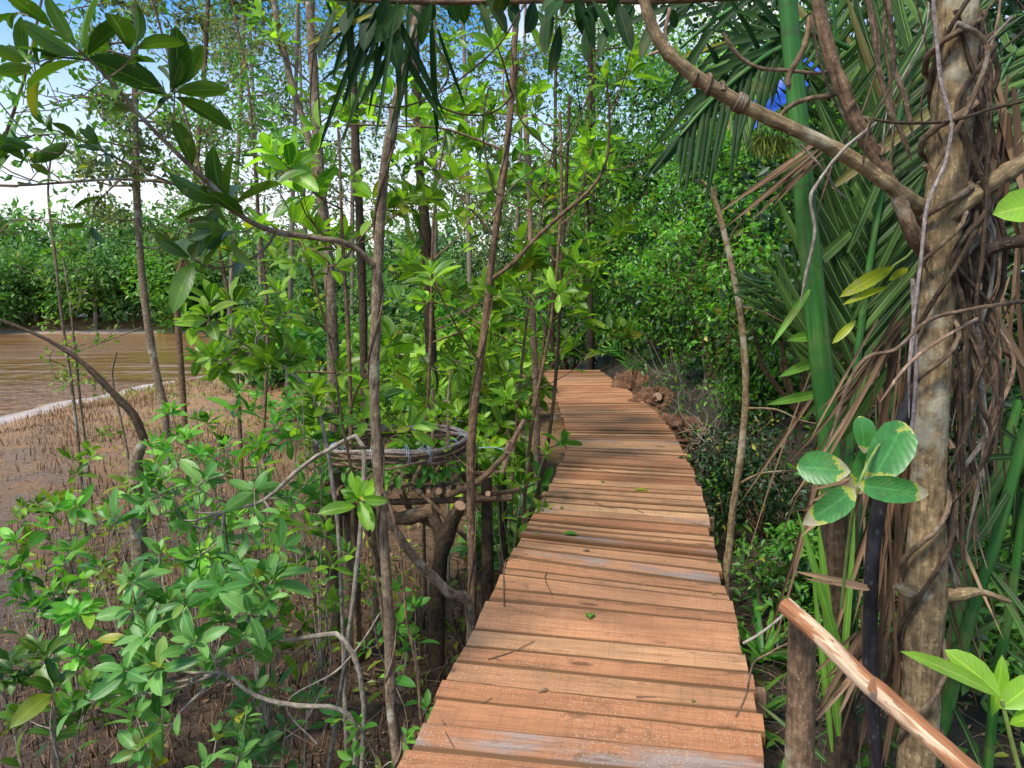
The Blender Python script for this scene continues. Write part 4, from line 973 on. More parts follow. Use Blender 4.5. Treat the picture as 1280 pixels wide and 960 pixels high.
n = 13000; yy = 3+20*rng.random(n)**1.2; xx = rng.uniform(-13, .2, n); ok = (land(xx, yy) > 2.2) & (vnoise(xx, yy, .55, 11) > .1+.45*rng.random(n)); xx, yy = xx[ok], yy[ok]; n = len(xx)
L = Leaves('mid', .2); l = rng.uniform(.05, .13, n); L.add(np.stack([xx, yy, ground(xx, yy)+np.abs(rng.normal(0, .1, n))], -1), rdir(n, .4), rdir(n, 1.2), l, l*.38, .15)
single('low_seedlings', L.into(), M['leaf_yg'], 'patches of tiny yellow green seedlings among the breathing roots on the mud', 'ground cover', kind='stuff')
# seedlings of undergrowth: right side ground cover
L = Leaves('mid', .2); n = 2600
xx = rng.uniform(1.25, 4.2, n); yy = rng.uniform(2.2, 13, n); zz = ground(xx, yy)+np.abs(rng.normal(0, .14, n))
keep = (xx > np.interp(yy, RR[:, 1], RR[:, 0])+.12); xx, yy, zz = xx[keep], yy[keep], zz[keep]; n = len(xx)
l = rng.uniform(.05, .12, n); L.add(np.stack([xx, yy, zz], -1), rdir(n, .1), rdir(n, 1.4), l, l*.4, .2)
single('ground_cover', L.into(), M['leaf_mid'], 'low green ground cover between the deck and the right bank', 'ground cover', kind='stuff')
# lush leaves by the deck at right
def strap_plant(label, px, py, d, n, ln, mat='palm_lit', wd=.05, up=.6, name='strap_leaf_plant', cat='plant', gr=None, lean=(0, 0)):
    b = P(px, py, d); b[2] = gz(b); L = Leaves('blade', .3)
    az = np.arange(n)*2.4+rng.random(n)*.4; el = rng.uniform(.5, 1.35, n)
    dd = np.stack([np.cos(az)*np.cos(el)+lean[0], np.sin(az)*np.cos(el)+lean[1], np.sin(el)], -1)
    l = ln*rng.uniform(.6, 1.1, n); L.add(b+rng.normal(0, .015, (n, 3)), dd, -np.stack([np.cos(az), np.sin(az), -0.5*np.ones(n)], -1)*[1, 1, 1], l, wd, rng.uniform(.1, .5, n))
    return single(name, L.into(), M[mat], label, cat, b, gr)
for px, py, d, n, ln, lab, mt in ((945, 700, 3.9, 16, .42, 'strappy green plant arching beside the right edge of the deck', 'palm_lit'), (960, 640, 4.6, 14, .5, 'upright strappy plant right of the bare leaning stem', 'leaf_hedge'),
                                  (985, 720, 3.0, 12, .4, 'dark strappy plant behind the handrail post', 'palm'), (1240, 760, 2.9, 14, .5, 'strappy plant low behind the green stalks at right', 'palm_lit'), (900, 560, 7.5, 14, .6, 'strappy plant at the foot of the right bank', 'leaf_hedge')):
    strap_plant(lab, px, py, d, n, ln, mt)
# small fern frond on the bank by deck end
def frond(L, W, pts, nl, ll, wd, r=.008, droop=.15, ang=.9, hang=0.0, t0=.12, flip=0.0):
    pts = np.asarray(pts); W.tube(pts, r, 6, 4, bump=.02)
    for sd in (-1, 1):
        t = np.linspace(t0, .99, nl)+rng.normal(0, .004, nl); t = np.clip(t, 0, 1); p = interp(pts, t); ax = unit(interp(pts, np.clip(t+.04, 0, 1))-interp(pts, np.clip(t-.04, 0, 1)))
        s0 = unit(np.cross(ax, [flip, -.9, .45]))
        d = unit(ax*cos(ang)+s0*sin(ang)*sd+[0, 0, -hang]+rng.normal(0, .07, (nl, 3)))
        nr = np.cross(ax, s0*sd)*sd+rng.normal(0, .12, (nl, 3))
        l = ll*(np.sin(np.clip(t, .05, .97)*pi)**.5)*rng.uniform(.85, 1.1, nl); L.add(p, d, nr, l, wd*rng.uniform(.7, 1.1, nl), droop*rng.uniform(.5, 1.5, nl))
def palm(name, label, base, fronds, cat='palm', mat='palm', lmat=None):
    root = plant(name, label, cat, base)
    for f in fronds:
        W = MB(); L = Leaves('blade', .3); pts = PP(f['p'], f['d'], f.get('d1', f['d']))
        frond(L, W, pts, f.get('n', 16), f.get('l', .4), f.get('w', .03), f.get('r', [.012, .004]), f.get('droop', .15), f.get('ang', .7), f.get('hang', 0), f.get('t0', .1))
        o = part(root, 'frond_stalk', W, M['stalk']); part(o, 'leaflets', L.into(), M[f.get('mat', mat)])
    return root
palm('fern', 'small fern arching over the red soil heap beyond the deck bend', P(790, 485, 13.5)*[1, 1, 0]+[0, 0, -.1], [dict(p=[(790, 470), (780, 445), (765, 432), (750, 440)], d=13.5, n=12, l=.28, w=.035, mat='leaf_hedge'), dict(p=[(795, 475), (800, 450), (815, 440)], d=13.5, n=10, l=.25, w=.03, mat='leaf_hedge')], 'fern')
# soil heap and cut stump
m_ = MB(); W = MB()
def heap(c, rx, ry, h, n=44):
    m_ = MB(); th, ph = np.meshgrid(np.linspace(0, 2*pi, n+1), np.linspace(0, pi/2+.3, n//2))
    rr = 1+.16*vnoise(np.cos(th)*3+c[0], ph*3+np.sin(th)*2, 1.6)+rng.normal(0, .07, th.shape)+.08*vnoise(th*7, ph*9, 1.3, 4); rr[:, -1] = rr[:, 0]
    v = np.stack([c[0]+rx*rr*np.sin(ph)*np.cos(th), c[1]+ry*rr*np.sin(ph)*np.sin(th), c[2]+h*rr*np.cos(ph)], -1)
    a, b = np.meshgrid(np.arange(n//2-1), np.arange(n), indexing='ij'); w = n+1
    m_.add(v.reshape(-1, 3), quad=np.stack([a*w+b, (a+1)*w+b, (a+1)*w+b+1, a*w+b+1], -1).reshape(-1, 4)); return m_
for px, py, d, rx, h, lab in ((792, 488, 12.4, .42, .5, 'tall reddish soil lump at the deck bend'), (822, 508, 10.7, .5, .42, 'broad red brown soil heap right of the deck bend'), (850, 535, 9.1, .42, .3, 'low crumbly soil heap below the broad one')):
    c = P(px, py+14, d); single('soil_heap', heap(c, rx, rx*.9, h), M['soil'], lab, 'soil heap', group='soil heaps by the deck', smooth=False)
root = plant('cut_stump', 'orange sawn stub lying on the broad soil heap', 'log', P(822, 500, 10.6))
logpart(root, [P(822, 496, 10.4), P(835, 500, 10.9), P(850, 502, 11.3)], .07, 'log', 'bark_dark')
for q, (px, py, d, lab) in enumerate(((840, 470, 11.5, 'pale dead brush fanning up behind the soil heap'), (880, 540, 8.6, 'dead brush by the right bank foot'), (860, 500, 10, 'dry brush between soil heap and bank'))):
    W = MB(); b = P(px, py+20, d)
    for k in range(26):
        dr = rdir(1, .8)[0]; l = rng.uniform(.3, .9); W.tube([b+rng.normal(0, .1, 3), b+dr*l*.5+rng.normal(0, .06, 3), b+dr*l+rng.normal(0, .08, 3)], [.008, .003], 4, 3, cap=False)
    single('dead_brush', W, M['twig'], lab, 'dead brush', b, 'dead brush by the right bank')

# ------------------------------------------------------------------ right foreground
# bare leaning stem
sapling('bare_tree', 'bare knobbly leaning stem between the deck and the fat green stalk', [(908, 725), (912, 680), (917, 630), (926, 570), (932, 500), (930, 430), (920, 360), (905, 290), (890, 240), (876, 226)], 3.9, [.028, .026, .025, .023, .02, .012], 'bark_tan', 'leaf_mid', [
    dict(p=[(924, 384), (950, 388), (985, 406), (1010, 420)], d=3.9, r=(.007, .003), nl=0, nros=0, subs=0), dict(p=[(932, 510), (970, 512), (1000, 525), (1024, 530)], d=3.9, d1=3.6, r=(.009, .004), nl=0, nros=0, subs=0),
    dict(p=[(925, 604), (950, 592), (990, 588)], d=3.9, r=(.009, .005), nl=0, nros=2, subs=0), dict(p=[(922, 364), (955, 368), (985, 380)], d=3.9, r=(.006, .002), nl=0, nros=0, subs=0),
    dict(p=[(896, 262), (894, 235), (888, 220)], d=3.9, r=(.004, .002), nl=0, nros=3, subs=0)], bump=.07, ln=.1)
# main vine covered trunk
tr = PP([(1135, 1250), (1143, 1000), (1150, 900), (1152, 820), (1157, 740), (1159, 650), (1162, 560), (1166, 460), (1171, 380), (1176, 300), (1186, 200), (1192, 110), (1196, 0), (1198, -120)], 1.78)
vt = plant('tree', 'thick tan trunk wrapped in twisted vines rising beside the handrail', 'tree', tr[0])
W = MB(); W.tube(tr, [.05, .047, .045, .042, .052, .042, .040, .040, .041,   .043, .045, .046, .046, .046], 22, 8, bump=.014); part(vt, 'trunk', W, M['bark_tan'])
for pts, r, mt in (([(1165, 268), (1130, 245), (1090, 215), (1050, 190), (1000, 165), (945, 140), (905, 118), (865, 92), (832, 62), (812, 25), (800, -20)], [.02, .0175, .0165, .016, .017, .016, .015, .014, .012], 'bark_tan'),
                   ([(1175, 290), (1195, 262), (1225, 238), (1260, 215), (1310, 185)], [.03, .021, .019], 'bark_tan'),
                   ([(1165, 330), (1140, 290), (1122, 245), (1100, 205), (1072, 155), (1055, 115), (1038, 70), (1022, 0), (1015, -60)], [.02, .017, .015, .017, .015, .013], 'bark_brown'),
                   ([(1157, 742), (1135, 738), (1118, 732)], [.03, .018, .008], 'bark_tan'), ([(1160, 745), (1195, 744), (1225, 740), (1262, 752)], [.032, .016, .009, .006], 'bark_tan')):
    W = MB(); w_ = PP(pts, 1.75, 1.75); w_[0] = P(pts[0][0], pts[0][1], 1.80); W.tube(w_, r, 12, 5, bump=.03, knots=4); part(vt, 'branch', W, M[mt])
# vine coils on the trunk and limb
def coil(label, pts, d, rad, turns, r, mat='vine', jit=.01):
    p, rr = cat(PP(pts, d), np.full(len(pts), rad), 14); n = len(p); th = np.linspace(0, turns*2*pi, n)+rng.random()*6
    off = np.stack([np.cos(th), np.sin(th), 0*th], -1)*rr[:, None]+np.cumsum(rng.normal(0, jit*.25, (n, 3)), 0)*.4
    W = MB(); W.tube(p+off, r, 7, 1, bump=.07); return single('twining_vine', W, M[mat], label, 'vine', group='vines around the tan trunk')
coil('thick vine coiling twice around the lower tan trunk', [(1150, 960), (1157, 740), (1163, 560)], 1.76, .05, 2.0, .007)
coil('brown vine spiralling up the middle of the tan trunk', [(1163, 560), (1172, 380), (1184, 200)], 1.76, .048, 2.4, .006)
coil('bunched vine spiralling around the top of the tan trunk', [(1176, 300), (1190, 120), (1198, -60)], 1.77, .057, 3.5, .008)
coil('dark vine looping loosely up the whole tan trunk', [(1150, 960), (1157, 740), (1168, 460), (1184, 200), (1198, -60)], 1.77, .058, 3, .006, 'bark_dark')
for q, (a, b, lab) in enumerate((((905, 118), (945, 140), 'vine knot wound round the overhead limb above the palm stalk'), ((865, 92), (905, 118), 'loose vine loop round the outer overhead limb'), ((1060, 120), (1100, 205), 'vine wound round the dark upright limb'))):
    A = P(*a, 1.75); B = P(*b, 1.75); ax = unit(B-A); u = unit(np.cross(ax, [0, 1, 0])); w_ = np.cross(ax, u); n = 60; turns = 5 if q == 0 else 2.5
    t = np.linspace(.1, .9, n)[:, None]; th = (t*turns*2*pi)
    if q == 0: t = .35+.3*t
    W = MB(); W.tube(A+(B-A)*t+(u*np.cos(th)+w_*np.sin(th))*.0185, .0055, 6, 1, bump=.08); single('twining_vine', W, M['vine'], lab, 'vine', group='vines around the tan trunk')
def vine(label, pts, d, r, mat='vine', d1=None, wob=.008, grp='loose hanging vines'):
    w = PP(pts, d, d1); w, rr = cat(w, np.full(len(w), r), 5); rr = rr*(.3+.7*sm(0, .12, np.linspace(0, 1, len(rr))[::-1])); w = w+np.stack([vnoise(w[:, 2]*9+d*5, w[:, 2]*4, 1, k) for k in range(3)], -1)*wob
    W = MB(); W.tube(w, rr, 7, 2, bump=.06); return single('hanging_vine', W, M[mat], label, 'vine', group=grp)
VN = [
 ('lilac grey vine bowing left of the tan trunk from the top', [(1165, -20), (1172, 80), (1188, 150), (1182, 200), (1160, 250), (1150, 330), (1140, 420), (1135, 520)], 1.66, .0045, 'vine_pale'),
 ('thin pale vine dropping beside the dark pipe', [(1140, 350), (1143, 420), (1146, 470), (1140, 520), (1132, 560)], 1.68, .005, 'vine_pale'),
 ('pale thin vine snaking down across the fat green stalk', [(1095, 150), (1060, 180), (1020, 230), (1012, 250), (1018, 290), (1008, 340), (1000, 380)], 1.7, .004, 'twig'),
 ('grey crossing twig vine in front of the tan trunk at mid height', [(1300, 375), (1225, 385), (1160, 400), (1120, 435), (1085, 445), (1060, 480), (1030, 560)], 1.6, .0045, 'vine'),
 ('pinkish stick crossing the trunk below the grey twig', [(1222, 398), (1180, 420), (1140, 450), (1100, 500)], 1.62, .004, 'bark_pink'),
 ('dark bent vine entering from the right edge at upper height', [(1300, 300), (1260, 305), (1225, 318), (1212, 345), (1218, 380)], 1.8, .017, 'bark_dark'),
 ('thin dark tendril crossing the trunk from the right edge', [(1300, 118), (1240, 132), (1200, 145), (1170, 150), (1120, 150), (1085, 145)], 1.66, .0035, 'bark_dark'),
 ('grey arched vine from the trunk top toward the right', [(1195, 30), (1225, 45), (1232, 70), (1215, 120), (1190, 170), (1170, 210)], 1.68, .006, 'vine'),
 ('fine curved twig sagging between the overhead limb and stalk', [(905, 40), (925, 70), (950, 85), (980, 88), (1020, 92), (1045, 88)], 1.9, .005, 'vine'),
 ('curved grey twig looping from the blue tarp to the dark limb', [(970, 148), (985, 132), (1010, 122), (1045, 118)], 1.8, .006, 'vine'),
 ('short crooked twig hanging over the fat green stalk top', [(1015, 20), (1005, 60), (985, 95), (986, 112)], 1.85, .007, 'bark_brown'),
 ('knotted grey vine hanging right of the fat green stalk top', [(1080, -20), (1090, 30), (1096, 80), (1110, 130), (1125, 160), (1140, 200)], 1.7, .006, 'vine'),
 ('second knotted vine hanging to the left of the trunk top', [(1110, -20), (1112, 40), (1118, 90), (1130, 120), (1142, 170)], 1.72, .006, 'vine'),
 ('thin tan twig slanting below the overhead limb', [(1000, 178), (1025, 205), (1045, 235), (1060, 248)], 1.8, .003, 'twig'),
 ('reddish brown twig dropping from the overhead limb junction', [(838, 10), (832, 35), (828, 60), (808, 70)], 1.75, .004, 'bark_pink'),
 ('slim dark vine dangling in the gap right of the thin sapling', [(640, 60), (645, 120), (650, 150), (690, 190), (725, 200)], 2.6, .003, 'bark_dark'),
 ('looping dark vine under the top bough left of centre', [(530, 20), (560, 90), (545, 130), (600, 145), (640, 120), (650, 60)], 2.6, .0035, 'bark_dark'),
 ('dark vine loop hanging before the thin brown sapling', [(612, 110), (604, 160), (608, 200), (618, 240), (640, 245)], 3.2, .004, 'bark_dark'),
 ('long fine vine trailing from the top bough to the left', [(660, 0), (620, 60), (560, 110), (500, 135), (440, 128)], 2.5, .003, 'bark_dark'),
 ('fine vine crossing the clearing above the deck end', [(760, 20), (735, 120), (700, 190), (640, 235), (600, 300)], 3.0, .003, 'bark_brown'),
 ('thin rising tendril left of the near sapling foot', [(395, 930), (360, 880), (420, 840), (455, 800), (480, 760)], 2.9, .004, 'twig'),
 ('thin straight sucker by the near sapling, slanting right', [(530, 925), (523, 860), (510, 780), (500, 700), (488, 640), (470, 590)], 2.5, .005, 'bark_brown'),
 ('pale dead twig arching right of the deck toward the post', [(928, 803), (950, 790), (975, 770), (985, 760)], 1.9, .004, 'twig'),
 ('fine twig curling up from the near right planks', [(920, 898), (932, 870), (938, 830), (960, 815), (985, 802)], 1.9, .003, 'vine'),
]
for lab, pts, d, r, mt in VN: vine(lab, pts, d, r, mt)
# vine bundle right of trunk
places = ['pressed against the bark', 'second in from the bark', 'midway in the bundle', 'right of the bundle middle', 'at the bundle edge']
looks = ['dark', 'brown', 'grey', 'knotty brown', 'slim dark', 'reddish']
q = 0
for pl in range(5):
    for lk in range(6):
        x = 1196+pl*10+rng.normal(0, 5); top = rng.uniform(-40, 60); bot = rng.uniform(400, 640)+rng.choice([0, 120])
        pts = [(x+rng.normal(0, 16)-.02*yy_*(pl > 1), yy_) for yy_ in np.linspace(top, bot, 9)]
        mt = ['bark_dark', 'vine', 'twig', 'bark_brown', 'bark_dark', 'bark_pink'][lk]
        vine('%s vine strand %s right of the tan trunk' % (looks[lk], places[pl]), pts, 1.72+.05*rng.random()+.03*lk, rng.choice([.0025, .0035, .005, .0065]), mt, wob=.014, grp='vine bundle right of the trunk'); q += 1
for q in range(12):
    x = rng.uniform(1040, 1290); pts = [(x, -30)]
    for k in range(4): pts.append((pts[-1][0]+rng.normal(0, 30), pts[-1][1]+rng.uniform(30, 90)))
    vine('thin tangled dark twig vine among the others in the top right corner', pts, rng.uniform(1.6, 2.4), rng.uniform(.002, .004), rng.choice(['vine', 'bark_dark', 'vine_pale']), grp='tangle of thin vines at the top right')

# dark pipe
W = MB(); W.tube(PP([(1150, 465), (1138, 500), (1120, 555), (1104, 610), (1093, 670), (1088, 750), (1088, 850), (1096, 950), (1104, 1060), (1108, 1300)], 1.83), .0185, 16, 4, bump=.006)
single('pipe', W, M['pipe'], 'dark smooth bent pipe standing between the fat stalk and the tan trunk', 'pipe')
# palm: fat stalk, fronds
b0 = P(1046, 900, 2.15); b0[2] = gz(b0)
pl = plant('nipa_palm', 'palm with one very fat green stalk and feathery fronds left of the tan trunk', 'palm', b0)
W = MB(); W.tube(PP([(1043, 660), (1036, 540), (1026, 450), (1016, 350), (1006, 250), (998, 150), (988, 40), (980, -60)], 2.15), [.036, .035, .034, .033, .031, .029, .027, .026], 18, 4, bump=.004, flat=.85)
part(pl, 'stalk', W, M['stalk'])
W = MB(); W.tube(np.vstack([[b0-[0, 0, .1]], PP([(1052, 960), (1047, 800), (1043, 690), (1040, 622)], 2.15)]), [.05, .047, .043, .041, .038], 14, 5, bump=.05)
part(pl, 'old_sheath', W, M['bark_dark'])
FR = [
 dict(p=[(1050, 820), (1060, 600), (1075, 420), (1100, 250), (1140, 80), (1180, -60)], d=2.25, d1=2.5, n=26, l=.55, w=.036, ang=.65, t0=.35, r=[.018, .006]),
 dict(p=[(1055, 800), (1060, 600), (1065, 420), (1080, 260), (1110, 100), (1150, -40)], d=2.4, d1=2.9, n=24, l=.46, w=.032, ang=.6, t0=.35, r=[.018, .006]),
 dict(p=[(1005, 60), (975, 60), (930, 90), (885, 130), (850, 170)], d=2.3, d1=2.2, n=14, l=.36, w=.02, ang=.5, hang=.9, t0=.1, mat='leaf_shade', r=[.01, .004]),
 dict(p=[(1060, 60), (1010, 40), (960, 55), (925, 95), (905, 130)], d=2.6, d1=2.4, n=16, l=.36, w=.022, ang=.6, hang=.6, t0=.1, mat='palm', r=[.01, .004]),
 dict(p=[(1060, 780), (1090, 560), (1130, 380), (1190, 220), (1270, 60)], d=2.5, d1=3.0, n=24, l=.6, w=.04, ang=.7, t0=.3, r=[.018, .006]),
 dict(p=[(1048, 560), (1030, 470), (1005, 400), (975, 360), (940, 350)], d=2.5, d1=2.7, n=12, l=.28, w=.022, ang=.5, hang=.2, t0=.3, r=[.01, .004]),
 dict(p=[(1068, 330), (1070, 240), (1050, 120), (1040, -20)], d=2.7, n=20, l=.36, w=.03, ang=.8, t0=.0, r=[.012, .006]),
]
for f in FR:
    W = MB(); L = Leaves('blade', .35); frond(L, W, PP(f['p'], f['d'], f.get('d1')), f['n'], f['l'], f['w'], f['r'], .12, f['ang'], f.get('hang', 0), f['t0'])
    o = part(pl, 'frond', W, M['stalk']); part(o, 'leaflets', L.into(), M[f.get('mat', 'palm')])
# explicit pale/bright blades
for a, b, w in (((1062, 860, 2.0), (998, 640, 1.9), .026), ((1048, 920, 2.0), (1024, 650, 1.95), .03), ((1050, 880, 2.0), (1070, 640, 2.05), .02), ((1040, 940, 2.0), (1015, 700, 2.0), .018), ((1012, 362, 2.0), (965, 430, 1.9), .02), ((1020, 452, 2.2), (975, 470, 2.1), .03), ((1024, 492, 2.2), (960, 505, 2.1), .03), ((1018, 420, 2.2), (985, 425, 2.1), .035)):
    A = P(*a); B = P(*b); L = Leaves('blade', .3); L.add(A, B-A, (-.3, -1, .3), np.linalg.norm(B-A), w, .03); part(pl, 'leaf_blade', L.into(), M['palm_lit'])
L = Leaves('blade', .25)
for q in range(70):
    x0, y0 = rng.normal(1115, 28), rng.uniform(80, 520); a = rng.uniform(-1.2, -.7); l = rng.uniform(.25, .6)
    A = P(x0-60, y0+50, 2.25+rng.random()*.5); L.add(A, (cos(a), rng.normal(0, .15), -sin(a)), (.2, -1, .35), l, rng.uniform(.018, .04), rng.uniform(0, .1))
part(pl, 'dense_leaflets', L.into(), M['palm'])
# dead palm leaves
def dead(label, a, b, n, sp, w, ln=None, dj=.04, spread=.15):
    L = Leaves('blade', .35); A = P(*a); B = P(*b)
    for q in range(n):
        o = rng.normal(0, sp, 3); l = np.linalg.norm(B-A)*rng.uniform(.55, 1.15); L.add(A+o, (B-A)+rng.normal(0, spread, 3)*np.linalg.norm(B-A), (rng.normal(0, .4), -1, rng.normal(.2, .4)), l, w*rng.uniform(.5, 1.2), rng.uniform(-.12, .2))
    return single('dead_palm_leaf', L.into(), M['dry'], label, 'dead leaf', group='dry palm leaves')
dead('tan dry fronds slanting from the trunk down to the fat stalk', (1125, 400, 2.0), (985, 600, 1.9), 11, .02, .011, spread=.07)
dead('dry strips hanging along the left side of the tan trunk', (1128, 560, 2.0), (1108, 880, 2.0), 22, .022, .014)
dead('brown papery leaf sheath hanging high right of the trunk', (1215, 130, 1.95), (1225, 420, 1.95), 34, .035, .028, spread=.1)
dead('dry tan leaflets poking left under the blue tarp', (1020, 190, 2.1), (900, 280, 2.0), 9, .015, .012, spread=.1)
dead('short dry leaf curls behind the large spotted leaves', (1095, 600, 1.75), (1000, 630, 1.7), 9, .015, .018)
dead('dry leaf strip lying across the light green blades', (1085, 735, 1.8), (1005, 722, 1.8), 3, .004, .014, spread=.04)
dead('torn dry leaf clump low behind the handrail', (1080, 800, 1.9), (1020, 890, 1.8), 9, .02, .02)
dead('dry dead strips trailing at the foot of the tan trunk', (1110, 760, 2.0), (1065, 960, 2.0), 24, .04, .016, spread=.2)
dead('reddish dry leaf pressed against the trunk left side', (1138, 400, 2.0), (1115, 720, 2.0), 14, .018, .018, spread=.07)
dead('dry fronds drooping behind the green stalks at lower right', (1190, 640, 2.3), (1170, 900, 2.2), 22, .06, .014, spread=.25)
dead('dry strips sagging at the right edge', (1250, 330, 2.3), (1230, 620, 2.3), 22, .07, .016, spread=.2)
dead('loose dry blades criss-crossing behind the fat stalk', (1080, 440, 2.4), (1030, 800, 2.3), 24, .08, .012, spread=.2)
# green stalks lower right
for pts, d, r, lab, mt in (([(1150, 1000), (1180, 900), (1207, 790), (1240, 690), (1268, 590), (1300, 470)], 2.1, .027, 'bright green jointed stalk at the lower right', 'stalk'),
                           ([(1170, 900), (1190, 800), (1215, 700), (1245, 600), (1275, 500)], 2.6, .028, 'dark green stalk behind the bright jointed one', 'stalk'),
                           ([(1160, 760), (1200, 690), (1250, 600), (1300, 530)], 2.3, .024, 'short leaning green stalk nearest the trunk', 'stalk'),
                           ([(1240, 900), (1262, 760), (1280, 640), (1300, 560)], 2.2, .02, 'green stalk cut by the right edge', 'stalk'),
                           ([(1060, 980), (1064, 860), (1068, 760)], 2.2, .022, 'short green stalk beside the dark pipe foot', 'stalk')):
    w = to_ground(PP(pts, d)); r *= .72; W = MB(); W.tube(w, [r*1.2, r, r*.8], 12, 5, bump=.02); root = plant('palm_stalk', lab, 'palm stalk', w[0]+[0, 0, .1], 'green palm stalks'); part(root, 'stalk', W, M[mt])
    L = Leaves('blade', .3); n = 10; t = rng.uniform(.55, 1, n); p = interp(w, t); L.add(p, rdir(n, -.2)+[.2, 0, -.2], (0, -1, .5), rng.uniform(.3, .5, n), .022, .2); part(root, 'leaflets', L.into(), M['palm'])
# blue tarp
m_ = MB(); n = 14; A = P(930, 172, 3.0); B = P(1045, 78, 3.0); up = np.array([0, .05, .1])
U, Vv = np.meshgrid(np.linspace(0, 1, n), np.linspace(0, 1, 6)); v = A+(B-A)*U[..., None]+np.array([.02, .1, .13])*Vv[..., None]; v[..., 1] += .02*vnoise(U*6, Vv*3); v[..., 2] += .006*vnoise(U*9, Vv*3, 1, 2)
a, b = np.meshgrid(np.arange(5), np.arange(n-1), indexing='ij'); m_.add(v.reshape(-1, 3), quad=np.stack([a*n+b, a*n+b+1, (a+1)*n+b+1, (a+1)*n+b], -1).reshape(-1, 4))
single('tarp', m_, M['tarp'], 'strip of bright blue tarpaulin behind the overhead limb', 'tarpaulin')
# hanging moss
L = Leaves('blade', .2); n = 260; A = P(945, 172, 1.78); B = P(985, 176, 1.78); t = rng.random(n)[:, None]
L.add(A+(B-A)*t+rng.normal(0, .008, (n, 3)), np.array([0, 0, -1.])+rng.normal(0, .3, (n, 3)), rdir(n), rng.uniform(.02, .05, n), .003, .2)
single('moss_clump', L.into(), M['moss'], 'shaggy olive moss clump hanging under the overhead limb', 'moss')
# large spotted leaves sprig
def sprig(label, base, leaves, mat, stem, r=.003, name='leafy_sprig', cat='plant', tm='twig_green'):
    root = plant(name, label, cat, P(*stem[0])); W = MB(); w = np.array([P(*p) for p in stem]); W.tube(w, [r*1.4, r], 6, 4); part(root, 'stem', W, M[tm])
    for a, b, wd, nr in leaves:
        A = P(*a); B = P(*b); l = np.linalg.norm(B-A); L = Leaves('ovate' if mat == 'leaf_big' else 'broad', .2); L.add(A, B-A, np.array(nr)+rng.normal(0, .15, 3), l*1.08, wd*1.05, .18); o = part(root, 'leaf', L.into(), M[mat])
    return root
sprig('sprig of large yellow spotted leaves in front of the fat stalk', None, [
    ((996, 583, 1.5), (1057, 588, 1.45), .068, (0, -.95, .3)), ((1130, 528, 1.55), (1094, 600, 1.48), .085, (-.2, -.95, .2)), ((1072, 606, 1.45), (1160, 618, 1.42), .052, (0, -.95, .3)),
    ((1068, 612, 1.45), (1014, 652, 1.42), .055, (.2, -.95, .3)), ((1074, 520, 1.58), (1084, 562, 1.55), .05, (.1, -.8, .5)), ((1100, 545, 1.6), (1070, 610, 1.58), .06, (-.1, -.9, .3))], 'leaf_big',
    [(1052, 760, 1.6), (1060, 680, 1.55), (1072, 612, 1.47), (1090, 570, 1.5), (1110, 540, 1.55)])
sprig('sprig of glossy bright leaves at the lower right corner by the rail', None, [
    ((1250, 872, 1.3), (1165, 816, 1.22), .03, (0, -.7, .7)), ((1250, 870, 1.3), (1193, 815, 1.34), .05, (.2, -.8, .5)), ((1250, 885, 1.3), (1300, 850, 1.3), .05, (0, -.6, .7)), ((1262, 905, 1.3), (1310, 890, 1.25), .04, (0, -.5, .8)), ((1240, 895, 1.35), (1258, 830, 1.35), .03, (0, -.8, .5))], 'leaf_bright',
    [(1285, 1000, 1.3), (1268, 940, 1.3), (1252, 875, 1.3)], .004)
sprig('single large leaf poking in at the right edge', None, [((1310, 255, 1.5), (1252, 262, 1.5), .07, (0, -.8, .5))], 'leaf_bright', [(1340, 200, 1.5), (1325, 230, 1.5), (1308, 256, 1.5)])
sprig('tattered yellow green leaf beside the fat stalk', None, [((1118, 333, 1.9), (1062, 362, 1.85), .035, (0, -.8, .5)), ((1112, 358, 1.9), (1064, 372, 1.85), .018, (0, -.8, .5)), ((1135, 335, 1.9), (1118, 345, 1.85), .02, (0, -.8, .5)), ((1070, 400, 1.9), (1045, 425, 1.88), .02, (0, -.8, .5))], 'leaf_yellow', [(1150, 300, 1.95), (1135, 320, 1.92), (1110, 340, 1.9), (1075, 400, 1.9)])

# ------------------------------------------------------------------ top bough and dark hanging foliage
W = MB(); W.tube(PP([(1010, -12), (900, -4), (810, 0), (720, -1), (640, 1), (540, 2), (440, -2), (320, -14), (200, -40)], 2.3), [.014, .012, .010, .009, .008], 9, 4, bump=.03)
tb = plant('overhead_bough', 'dark horizontal bough running along the top of the view', 'branch', P(640, 1, 2.3)); part(tb, 'bough', W, M['bark_brown'])
L = Leaves('broad', .15)
for a, b, w in (((690, 5), (678, 66), .05), ((700, 30), (690, 92), .04), ((668, 2), (660, 40), .05), ((725, 5), (745, 55), .04), ((740, 0), (770, 45), .04), ((770, 0), (790, 60), .045), ((470, 5), (452, 60), .055), ((480, 10), (500, 85), .06), ((505, 5), (470, 50), .06), ((440, 10), (428, 40), .05), ((420, 10), (395, 70), .03), ((735, 25), (730, 75), .035), ((820, 20), (800, 70), .04), ((760, 30), (748, 70), .03), ((600, 3), (615, 45), .03)):
    A = P(*a, 2.25); B = P(*b, 2.2); L.add(A, B-A, (rng.normal(0, .4), -1, .3), np.linalg.norm(B-A), w, .1)
for q in range(60):
    x = rng.uniform(400, 870); A = P(x, rng.uniform(-30, 8), rng.uniform(2.2, 2.9)); l = rng.uniform(.07, .14); L.add(A, (rng.normal(0, .6), rng.normal(0, .5), -rng.uniform(.1, 1)), (rng.normal(0, .5), -1, .8), l, l*.4, .15)
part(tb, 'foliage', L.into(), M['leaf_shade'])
L = Leaves('blade', .3)
